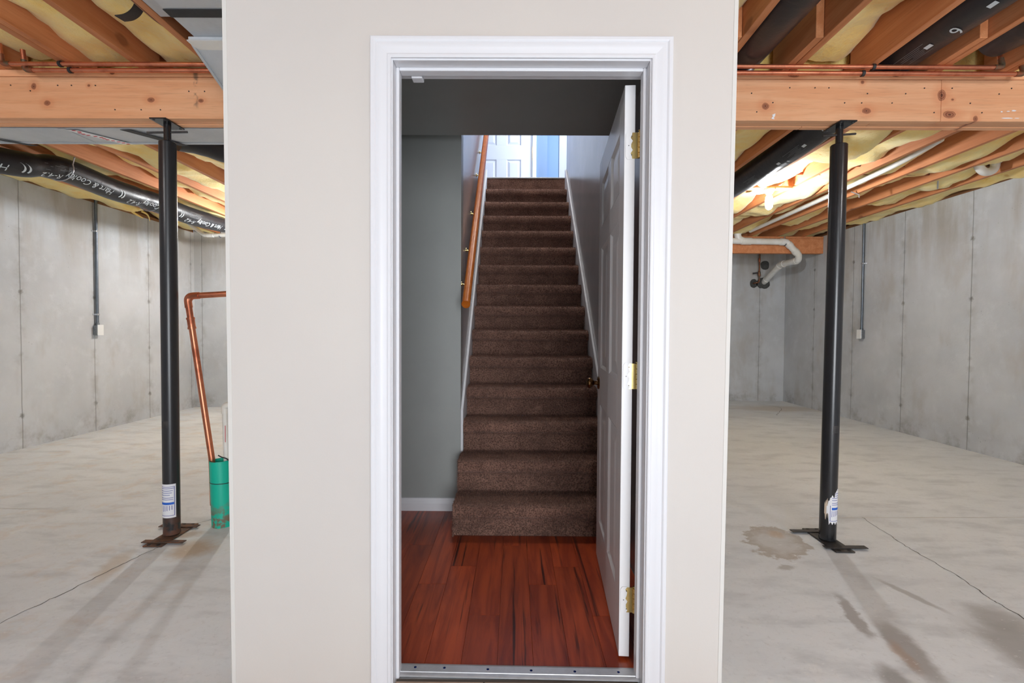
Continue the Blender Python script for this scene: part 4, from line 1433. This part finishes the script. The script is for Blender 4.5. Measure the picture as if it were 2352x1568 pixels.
def flex(pts, r, label, texts=(), ribs=0.0, group=None, seg=28, per=14, bands=()):
    path = smooth_path(pts, per)
    rs = []
    L = frame_along(path)
    for i, p in enumerate(path):
        k_ = 1 + .02 * mnoise.noise(p * 3) + ribs * math.sin(L[i] * 55)
        for (s0, amt) in bands:
            k_ -= amt * math.exp(-((L[i] - s0) / .05) ** 2)
        rs.append(r * k_)
    mb = MB().tube(path, rs, seg)
    t = thing('flex_duct', label, 'duct', tuple(path[0]), group)
    mb.build('jacket', 'flex_jacket', t, smooth=70)
    tot = L[-1]

    def at_s(s):
        s = max(0, min(tot - 1e-4, s))
        for i in range(len(L) - 1):
            if L[i + 1] >= s:
                f = (s - L[i]) / max(1e-6, L[i + 1] - L[i])
                a, b_ = path[i], path[i + 1]
                ta = (path[min(i + 1, len(path) - 1)] - path[max(i - 1, 0)]).normalized()
                tb_ = (path[min(i + 2, len(path) - 1)] - path[i]).normalized()
                return a.lerp(b_, f), ta.lerp(tb_, f).normalized(), rs[i] + (rs[i + 1] - rs[i]) * f

    def wrap(vs2, fs2, s0, ang0, flip, mat, nm, lift=.0028):
        """lay flat lettering on the jacket; ang0 measured from straight up towards +x"""
        out = []
        for (x_, y_) in vs2:
            s = s0 + (-x_ if flip else x_)
            c_, tn, r_ = at_s(s)
            upv = Vector((0, 0, 1)); upv = (upv - tn * upv.dot(tn)).normalized()
            rtv = tn.cross(upv)
            a = ang0 + (y_ if flip else -y_) / r
            out.append(c_ + (upv * math.cos(a) + rtv * math.sin(a)) * (r_ + lift))
        me_ = bpy.data.meshes.new(nm)
        me_.from_pydata([tuple(p) for p in out], [], fs2)
        me_.update()
        return link(nm, me_, mat, t)
    for (s_, size, s0, ang0, flip, mat, shear) in texts:
        if s_ == '#':       # print block: fine ruled lines
            v2, f2 = [], []
            for i in range(7):
                y_ = i * .009
                x0_, x1_ = (0, .22) if i in (0, 6) else (.02 + .01 * (i % 3), .10 + .03 * ((i * 5) % 4))
                o = len(v2)
                v2 += [(x0_, y_), (x1_, y_), (x1_, y_ + .0022), (x0_, y_ + .0022)]
                f2.append((o, o + 1, o + 2, o + 3))
            wrap(v2, f2, s0, ang0, flip, mat, 'print_block')
        elif s_ == '=':
            v2 = [(0, 0), (size, 0), (size, size * .5), (0, size * .5)]
            wrap(v2, [(0, 1, 2, 3)], s0, ang0, flip, mat, 'print_dash')
        elif s_ == '((':
            v2, f2 = [], []
            for kx in (0, .03):
                n0 = len(v2)
                for i in range(9):
                    a = -1.2 + 2.0 * i / 8
                    v2 += [(kx - math.cos(a) * .040, math.sin(a) * .045), (kx - math.cos(a) * .040 - .012 * math.cos(a * .9), math.sin(a) * .045 + .005)]
                for i in range(8):
                    o = n0 + 2 * i
                    f2.append((o, o + 1, o + 3, o + 2))
            wrap(v2, f2, s0, ang0, flip, mat, 'logo')
        else:
            v2, f2 = text_mesh(s_, size, shear=shear)
            # one piece of lettering per word
            ext = sorted((min(v2[q][0] for q in f), max(v2[q][0] for q in f), f) for f in f2)
            words, right = [], -9
            for lo_, hi_, f in ext:
                if lo_ > right + .13 * size: words.append([])
                words[-1].append(f)
                right = max(right, hi_)
            for wd in words:
                idx = sorted({q for f in wd for q in f})
                mp = {q: n_ for n_, q in enumerate(idx)}
                wrap([v2[q] for q in idx], [tuple(mp[q] for q in f) for f in wd], s0, ang0, flip, mat, 'lettering')
    return t


txL = []
for kk in range(5):
    s0 = .92 + kk * .80
    txL += [('((', 1, s0 - .01, rd_(118), True, 'ink_white', 0), ('Hart & Cooley', .074, s0 - .075, rd_(114), True, 'ink_white', .25),
            ('R-4.2', .07, s0 + .26, rd_(130), True, 'ink_white', .2), ('=', .03, s0 + .31, rd_(140), False, 'ink_grey', 0),
            ('#', 1, s0 + .35, rd_(80), True, 'ink_grey', 0)]
txL.append(('6', .10, .58, rd_(80), True, 'ink_white', 0))
flex([(-4.50, 3.14, 2.43), (-4.30, 3.24, 2.44), (-4.02, 3.45, 2.43), (-3.86, 3.75, 2.445), (-3.79, 4.05, 2.50), (-3.775, 4.55, 2.475), (-3.77, 5.05, 2.49), (-3.76, 5.6, 2.475), (-3.75, 6.15, 2.505), (-3.75, 6.42, 2.55)],
     .098, 'black insulated flexible duct sagging under the joists along the left wall', txL, 0.0, 'black flexible ducts', bands=((1.05, .12), (2.05, .10)))
for (y_, zc) in ((4.02, 2.50), (5.0, 2.49)):
    pth = [(-3.785 + .104 * math.cos(a), y_ + .02 * math.cos(a), zc + .104 * math.sin(a)) for a in np.linspace(-2.7, .35, 14)]
    pth = pth + [(-3.672, y_ + .02, 2.60), (-3.668, y_ + .02, 2.66)]
    tag(MB().tube(pth, .0045, 8).build('duct_hanger', 'strap_steel', smooth=60),
        'thin metal strap holding up the lettered flexible duct, ' + ('nearer one beside the galvanised duct' if y_ < 4.5 else 'farther one just left of the column'), 'hanger')

flex([(-2.17, 3.125, 2.41), (-2.08, 3.24, 2.42), (-1.95, 3.38, 2.405), (-1.6, 3.6, 2.39), (-1.05, 3.75, 2.40)], .088,
     'shiny black flexible duct branching off the galvanised duct beside the cream wall', (), .012, 'black flexible ducts')
tx2 = [('=', .04, .74, rd_(205), False, 'ink_white', 0), ('6', .085, .92, rd_(207), False, 'ink_white', 0), ('=', .04, 1.06, rd_(205), False, 'ink_white', 0),
       ('#', 1, 1.08, rd_(216), False, 'ink_grey', 0), ('6', .085, 1.93, rd_(212), False, 'ink_white', 0), ('=', .04, 2.16, rd_(212), False, 'ink_white', 0),
       ('#', 1, 2.20, rd_(222), False, 'ink_grey', 0), ('=', .04, 2.50, rd_(212), False, 'ink_white', 0), ('#', 1, 2.85, rd_(222), False, 'ink_grey', 0)]
flex([(2.075, 1.35, 2.70), (2.075, 2.0, 2.69), (2.075, 2.5, 2.70), (2.085, 2.75, 2.70), (2.105, 3.05, 2.67), (2.125, 3.5, 2.62), (2.13, 4.1, 2.605), (2.135, 4.7, 2.61), (2.135, 5.4, 2.62)], .112,
     'black flexible duct above the right column, running through under the girder', tx2, 0.0, 'black flexible ducts')
flex([(1.235, 1.2, 2.70), (1.235, 1.9, 2.69), (1.235, 2.5, 2.70), (1.24, 2.9, 2.71)], .112,
     'black flexible duct in the joist bay nearest the cream wall on the right', (), 0.0, 'black flexible ducts')
flex([(2.465, 1.5, 2.70), (2.462, 2.2, 2.69), (2.458, 2.4, 2.70), (2.452, 2.53, 2.71)], .108,
     'black flexible duct in the bay above the copper elbow at far right', [('#', 1, .55, rd_(216), False, 'ink_grey', 0), ('=', .04, .80, rd_(196), False, 'ink_white', 0)], 0.0, 'black flexible ducts')

# ------------------------------------------------------------------ copper supply pipes along the girder
for z_a, z_b, y_, xa_, xb_, lab in ((2.566, 2.563, 2.565, -2.709, 2.535, 'upper copper water pipe running along the top of the girder'),
                                    (2.541, 2.536, 2.578, -2.60, 2.66, 'lower copper water pipe running along the top of the girder')):
    t = thing('copper_pipe', lab, 'pipe', (0, y_, z_a))
    ze = .022
    pth = elbow_path([(xa_, y_ - .01, z_a + .10), (xa_, y_, z_a), (0, y_, (z_a + z_b) / 2 + .002), (xb_, y_, z_b), (xb_, y_ + .03, z_b + .12)], .02)
    MB().tube(pth, .0111, 16).build('tube', 'copper', t, smooth=60)
    for xs, sg in ((xa_, 1), (xb_, -1)):
        zz = z_a if sg > 0 else z_b
        MB().tube(elbow_path([(xs, y_ + (-.004 if sg > 0 else .012), zz + .05), (xs, y_, zz), (xs + sg * .045, y_, zz)], .02), .0132, 14).build('elbow', 'copper_dull', t, smooth=60)
    for xs in ((-2.40, 1.86) if 'upper' in lab else (-2.36, 1.815)):
        MB().tube([(xs - .004, y_, lerp(z_a, z_b, (xs + 2.6) / 5)), (xs + .010, y_ - .001, lerp(z_a, z_b, (xs + 2.6) / 5))], .0155, 14).build('clip', 'black_strap', t, smooth=60)
        zz = lerp(z_a, z_b, (xs + 2.6) / 5)
        MB().tube([(xs, y_ - .013, zz), (xs + .012, y_ + .02, zz + .02), (xs + .016, y_ + .035, zz + .03)], .005, 8).build('clip_hook', 'black_strap', t, smooth=60)

# pipes through the joists further back on the right
for i, (y_, z_, xa_, xb_, lab) in enumerate(((4.36, 2.665, 2.80, 4.45, 'dark copper pipe threaded through the right joists, nearer of two'),
                                             (4.56, 2.655, 2.30, 3.95, 'dark copper pipe threaded through the right joists, farther of two'))):
    tag(MB().tube([(xa_, y_, z_), (xb_, y_, z_)], .013, 12).build('copper_pipe', 'copper_dull', smooth=60), lab, 'pipe')

# ------------------------------------------------------------------ sump riser: green sleeve, copper line, white drain
gx, gy = -1.751, 2.872
GR = .0595
g = thing('drain_sleeve', 'bright green plastic drain pipe standing in the slab beside the left column', 'pipe', (gx, gy, 0))
lean = Vector((-.012, 0, .392))
MB().lathe((gx + .004, gy, -.01), lean, [(0, GR), (.402, GR), (.402, GR - .005), (.10, GR - .005), (.10, .001)], 36).build('sleeve', 'green_pipe', g, smooth=40)
MB().lathe((gx + .004 - .012 * .25 / .392, gy, .262), lean + Vector((.03, 0, .0)), [(0, GR + .0015), (.004, GR + .0015)], 36).build('zip_tie', 'black_strap', g, smooth=40)
# printed line down the side: small ticks only
vs, fs = [], []
for i in range(46):
    z_ = .035 + i * .0077
    if random.random() < .12: continue
    hh_ = random.uniform(.0022, .0052)
    for a0_, a1_ in ((rd_(207), rd_(207 + random.uniform(5, 10))),):
        o = len(vs)
        for a_, zz in ((a0_, z_), (a1_, z_), (a1_, z_ + hh_), (a0_, z_ + hh_)):
            vs.append((gx + .004 - .012 * zz / .392 + math.cos(a_) * (GR + .0012), gy + math.sin(a_) * (GR + .0012), zz))
        fs.append((o, o + 1, o + 2, o + 3))
MB().add(vs, fs).build('printed_line', 'ink_black', g)

c = thing('discharge_pipe', 'copper pipe leaning up out of the green drain pipe', 'pipe', (-1.79, gy, .3))
pth = elbow_path([(-1.805, gy, .12), (-1.812, gy, .40), (-1.943, gy - .01, 1.37), (-1.30, gy + .02, 1.415), (-.925, gy + .03, 1.43)], .05, 7)
MB().tube(pth, .0175, 18).build('tube', 'copper', c, smooth=60)
q0, q1 = Vector((-1.812, gy, .40)), Vector((-1.943, gy - .01, 1.37))
for s0, s1, r_ in ((.805, .865, .0205), (.800, .812, .0228), (.858, .870, .0228)):
    MB().tube([q0.lerp(q1, s0), q0.lerp(q1, s1)], r_, 18).build('coupling', 'copper', c, smooth=40)
MB().tube(elbow_path([q0.lerp(q1, .93), q1, q1 + Vector((.07, .002, .005))], .045, 7), .0205, 18).build('elbow', 'copper', c, smooth=60)

pv = thing('pvc_riser', 'thin white plastic pipe rising from the green drain pipe into the wall', 'pipe', (-1.73, gy, .3))
MB().tube(elbow_path([(-1.722, gy + .012, .12), (-1.738, gy + .012, .718), (-1.45, gy + .02, .727), (-.925, gy + .03, .735)], .035, 6), .0168, 18).build('tube', 'pvc', pv, smooth=60)
MB().tube(elbow_path([(-1.7368, gy + .012, .672), (-1.738, gy + .012, .718), (-1.695, gy + .013, .7195)], .03, 6), .0208, 18).build('elbow', 'pvc', pv, smooth=60)
MB().tube(smooth_path([(-1.762, gy - .02, .425), (-1.745, gy - .012, .412), (-1.72, gy - .008, .402), (-1.69, gy - .02, .388)], 5), .0035, 8).build('zip_tie', 'black_strap', pv, smooth=60)
MB().obox((-1.7265, gy - .0050, .55), (.0015, 0, 0), (0, .0006, 0), (0, 0, .05)).build('printed_line', 'ink_red', pv)

# ------------------------------------------------------------------ conduits with outlet boxes
def conduit(xw, sg, y_, zt_, lab, strap_z):
    t = thing('outlet_conduit', lab, 'electrical outlet', (xw, y_, 1.1))
    xo = xw + sg * .022
    MB().tube([(xo, y_, 1.20), (xo, y_, zt_)], .0145, 14).build('conduit', 'conduit_steel', t, smooth=60)
    MB().lathe((xo, y_, 1.205), (0, 0, 1), [(0, .019), (.02, .019), (.03, .016)], 14).build('connector', 'conduit_steel', t, smooth=40)
    bx = MB().box(min(xw + sg * .001, xw + sg * .052), max(xw + sg * .001, xw + sg * .052), y_ - .036, y_ + .036, 1.095, 1.205).build('outlet_box', 'galv_box', t, bevel=.006)
    pl = MB().box(min(xw + sg * .052, xw + sg * .060), max(xw + sg * .052, xw + sg * .060), y_ - .039, y_ + .039, 1.092, 1.212).build('cover_plate', 'plastic_white', t, bevel=.002)
    for dz in (.020, -.020):
        zc = 1.152 + dz
        x0_, x1_ = sorted((xw + sg * .060, xw + sg * .0615))
        MB().box(x0_, x1_, y_ - .017, y_ + .017, zc - .014, zc + .014).build('receptacle', 'plastic_white', pl, bevel=.0006, bseg=1)
    for zs in strap_z:
        x0_, x1_ = sorted((xw + sg * .001, xw + sg * .040))
        MB().box(x0_, x1_, y_ - .017, y_ + .017, zs - .010, zs + .010).build('strap', 'strap_steel', t, bevel=.003)
        x0_, x1_ = sorted((xw + sg * .001, xw + sg * .006))
        MB().box(x0_, x1_, y_ - .04, y_ - .017, zs - .010, zs + .010).build('strap_foot', 'strap_steel', t, bevel=.001, bseg=1)
    return t


conduit(XL, 1, 5.485, 2.66, 'grey metal conduit with a white outlet on the left concrete wall', (2.27, 1.328))
conduit(XR, -1, 6.35, 2.66, 'grey metal conduit with a white outlet on the right concrete wall', (2.072,))

# ------------------------------------------------------------------ drain pipe in the far right corner
dr = thing('drain_pipe', 'white plastic drain pipe zigzagging across the short beam into the far wall', 'pipe', (3.6, 7.12, 2.5))
PR = .045
ya = 7.138
pth = [Vector((2.9, ya, 2.508)), Vector((3.977, ya, 2.492)), Vector((4.165, ya + .01, 2.305)), Vector((4.185, ya + .05, 2.232)), Vector((4.165, 7.62, 2.230)), Vector((4.205, YBR + .01, 2.010))]
MB().tube(elbow_path(pth, .05, 5), PR, 20).build('tube', 'pvc', dr, smooth=60)
for a, b_ in ((0, 1), (1, 0), (1, 2), (2, 1), (3, 4), (4, 3), (4, 5), (5, 4)):
    d_ = (pth[b_] - pth[a]).normalized()
    o_ = .035 if a not in (0, 5) else .0
    if a == 0: continue
    if a == 5: o_ = .06
    MB().tube([pth[a] + d_ * o_, pth[a] + d_ * (o_ + .055)], PR + .0065, 20).build('hub', 'pvc', dr, smooth=40)
MB().tube([Vector((3.32, ya, 2.502)), Vector((3.46, ya, 2.500))], PR + .007, 20).build('hub', 'pvc', dr, smooth=40)
MB().tube(smooth_path([(3.36, ya, 2.502), (3.29, ya, 2.53), (3.262, ya, 2.58), (3.26, ya, 2.66)], 6), PR + .004, 20).build('branch', 'pvc', dr, smooth=60)
MB().tube([Vector((3.262, ya, 2.60)), Vector((3.261, ya, 2.618))], PR + .009, 20).build('hub', 'pvc', dr, smooth=40)
rr_ = [(PR + .0035) * 1.0]
ho = MB()
pth_h = [(3.955, ya + (PR + .006) * math.cos(a), 2.493 + (PR + .006) * math.sin(a)) for a in np.linspace(-2.4, 1.57, 16)] + [(3.952, ya + .005, 2.575)]
ho.tube(pth_h, .006, 8).build('hanger_strap', 'conduit_steel', dr, smooth=60)
mk = thing('wall_patch', 'dark mortar patch around the drain pipe in the far wall', 'patch', (4.2, YBR, 2.0))


def rock_disc(cx, cz, rx, rz, y_, par, n=18, seed=0):
    pts = [(cx + rx * math.cos(t) * (1 + .25 * mnoise.noise(Vector((math.cos(t) * 1.5 + seed, math.sin(t) * 1.5, seed)))), cz + rz * math.sin(t) * (1 + .25 * mnoise.noise(Vector((math.cos(t) * 1.5, math.sin(t) * 1.5 + seed, 3))))) for t in np.linspace(0, 2 * math.pi, n, endpoint=False)]
    return MB().prism(None, [(a, y_ - .008, b_) for a, b_ in pts], [(a, y_ + .002, b_) for a, b_ in pts])


rock_disc(4.19, 1.99, .115, .095, YBR, None, seed=1).build('mortar', 'mortar_dark', mk)
tag(rock_disc(4.215, 2.295, .078, .075, YBR, None, seed=4).build('plugged_hole', 'mortar_dark'), 'round dark plugged hole in the far wall above the drain outlet', 'patch')
tag(rock_disc(4.03, 1.985, .065, .075, YBR, None, seed=7).build('wall_smear', 'mortar_dark'), 'small grey smear behind the copper valve on the far wall', 'patch')
vp = thing('water_valve', 'small copper water line with a valve dropping down the far wall', 'pipe', (4.08, 8.12, 2.0))
MB().tube(elbow_path([(4.085, 8.12, 2.56), (4.08, 8.12, 2.0), (4.02, 8.13, 1.99), (4.02, YBR, 1.985)], .03, 5), .011, 12).build('tube', 'copper_dull', vp, smooth=60)
MB().lathe((4.08, 8.12, 2.09), (0, 0, 1), [(0, .015), (.02, .022), (.05, .024), (.08, .022), (.10, .015)], 14).build('valve_body', 'copper_dull', vp, smooth=40)
MB().obox((4.01, 8.10, 2.15), (.045, 0, .006), (0, .008, 0), (0, 0, .012)).build('lever', 'black_steel', vp, bevel=.003)
MB().tube([(4.082, 8.12, 2.34), (4.082, 8.12, 2.40)], .016, 12).build('coupling', 'copper', vp, smooth=40)

# white pipe bits among the right joists
tag(MB().tube(smooth_path([(3.255, 3.75, 2.66), (3.27, 4.3, 2.618), (3.32, 5.4, 2.615), (3.38, 7.0, 2.62)], 8), .024, 16).build('vent_pipe', 'pvc', smooth=60),
    'straight white plastic pipe lying along a joist bay on the right', 'pipe')
t = thing('pipe_bend', 'white plastic bend dipping below the joists near the right wall', 'pipe', (4.1, 4.27, 2.62))
MB().tube(smooth_path([(4.03, 4.27, 2.74), (4.035, 4.27, 2.64), (4.075, 4.27, 2.590), (4.13, 4.27, 2.585), (4.175, 4.27, 2.62), (4.185, 4.27, 2.74)], 7), .034, 18).build('tube', 'pvc', t, smooth=60)
MB().tube([(4.185, 4.27, 2.66), (4.185, 4.27, 2.70)], .040, 18).build('hub', 'pvc', t, smooth=40)

# white pipe at the left back
t = thing('condensate_pipe', 'white plastic pipe hung below the joists by the far left corner', 'pipe', (-4.2, 6.6, 2.45))
MB().tube(elbow_path([(-4.50, 6.62, 2.64), (-4.24, 6.6, 2.447), (-3.6, 6.6, 2.450), (-2.6, 6.6, 2.455)], .06, 6), .0255, 18).build('tube', 'pvc', t, smooth=60)
MB().tube([(-4.20, 6.6, 2.447), (-4.11, 6.6, 2.4475)], .0300, 18).build('coupling', 'pvc', t, smooth=40)
pth_h = [(-4.02, 6.6 + .030 * math.cos(a), 2.448 + .030 * math.sin(a)) for a in np.linspace(-2.6, 1.3, 12)] + [(-4.02, 6.6, 2.60)]
MB().tube(pth_h, .0055, 8).build('hanger', 'conduit_steel', t, smooth=60)

# small hangers, brackets and cables among the joists
for (p, q, lab) in (((3.40, 4.95, 2.60), (3.47, 4.93, 2.565), 'small galvanised hook under a joist above the right column'),
                    ((3.93, 4.55, 2.625), (4.10, 4.75, 2.578), 'thin galvanised strap bridging two joists near the right wall')):
    m = MB().tube([p, q], .006, 8)
    if 'hook' in lab: m.tube([q, (q[0], q[1], q[2] - .028)], .006, 8)
    tag(m.build('pipe_hanger', 'strap_steel', smooth=50), lab, 'hanger')
tag(MB().tube(smooth_path([(-2.02, 4.3, 2.58), (-1.9, 4.31, 2.583), (-1.75, 4.32, 2.578), (-1.6, 4.32, 2.58)], 5), .007, 8).build('cable', 'cable_yellow', smooth=60),
    'yellow cable crossing under the joists beside the cream wall', 'cable')
tag(MB().tube([(-2.16, 3.95, 2.575), (-1.55, 3.97, 2.575)], .011, 12).build('copper_pipe', 'copper', smooth=60), 'short copper pipe under the left joists behind the shiny flexible duct', 'pipe')
tag(MB().tube(smooth_path([(2.60, 1.6, 2.62), (2.615, 2.0, 2.618), (2.628, 2.4, 2.622), (2.625, 2.62, 2.61)], 5), .007, 8).build('cable', 'cable_yellow', smooth=60),
    'yellow cable along the joist beside the far right flexible duct', 'cable')

# ------------------------------------------------------------------ bare bulbs
def lamp(x_, y_, lab, zc=JZ + .02, glow='bulb_glow'):
    t = thing('ceiling_bulb', lab, 'lamp', (x_, y_, zc), 'bare bulbs on the joists')
    MB().box(x_ - .20, x_ + .20, y_ - .045, y_ + .045, zc + .004, zc + .024).build('mounting_board', 'joist_wood', t, bevel=.002, bseg=1)
    MB().lathe((x_, y_, zc + .004), (0, 0, -1), [(0, .056), (.012, .056), (.022, .042), (.045, .030), (.050, .020)], 24).build('lampholder', 'porcelain', t, smooth=40)
    MB().lathe((x_, y_, zc - .044), (0, 0, -1), [(0, .014), (.012, .022), (.03, .030), (.06, .034), (.10, .034), (.13, .029), (.145, .017), (.150, .001)], 20).build('bulb', glow, t, smooth=60)
    return t


lamp(2.465, 4.74, 'glowing bare bulb among the joists beyond the right column', JZ - .028, 'bulb_glow_far')
lamp(-2.78, 6.0, 'glowing bare bulb in the left bay behind the cream wall', JZ - .028, 'bulb_glow_left')
lamp(2.80, .35, 'bare bulb overhead to the right of the viewpoint')
lamp(-2.60, .10, 'added unseen bulb overhead to the left of the viewpoint')  # out-of-view bulb added for more light on the near side

# unseen dome added above the stairwell to brighten treads and stair walls
k = NT('fill_dome_glow')
k.put(k.b.inputs['Emission Color'], (1.0, .95, .88))
k.b.inputs['Emission Strength'].default_value = STAIR_FILL
k.base((1, 1, 1), .4)
M['fill_dome_glow'] = k.m
t = thing('stairwell_fill_lamp', 'added unseen dome lamp brightening the stairs from above', 'lamp', (.12, 4.3, HALL_TOP))
MB().lathe((.12, 4.3, HALL_TOP), (0, 0, -1), [(0, .15), (.02, .15), (.025, .135)], 32).build('fill_lamp_base', 'porcelain', t, smooth=40)
MB().lathe((.12, 4.3, HALL_TOP - .025), (0, 0, -1), [(0, .135), (.03, .125), (.06, .095), (.08, .05), (.085, .005)], 32).build('fill_lamp_dome', 'fill_dome_glow', t, smooth=60)
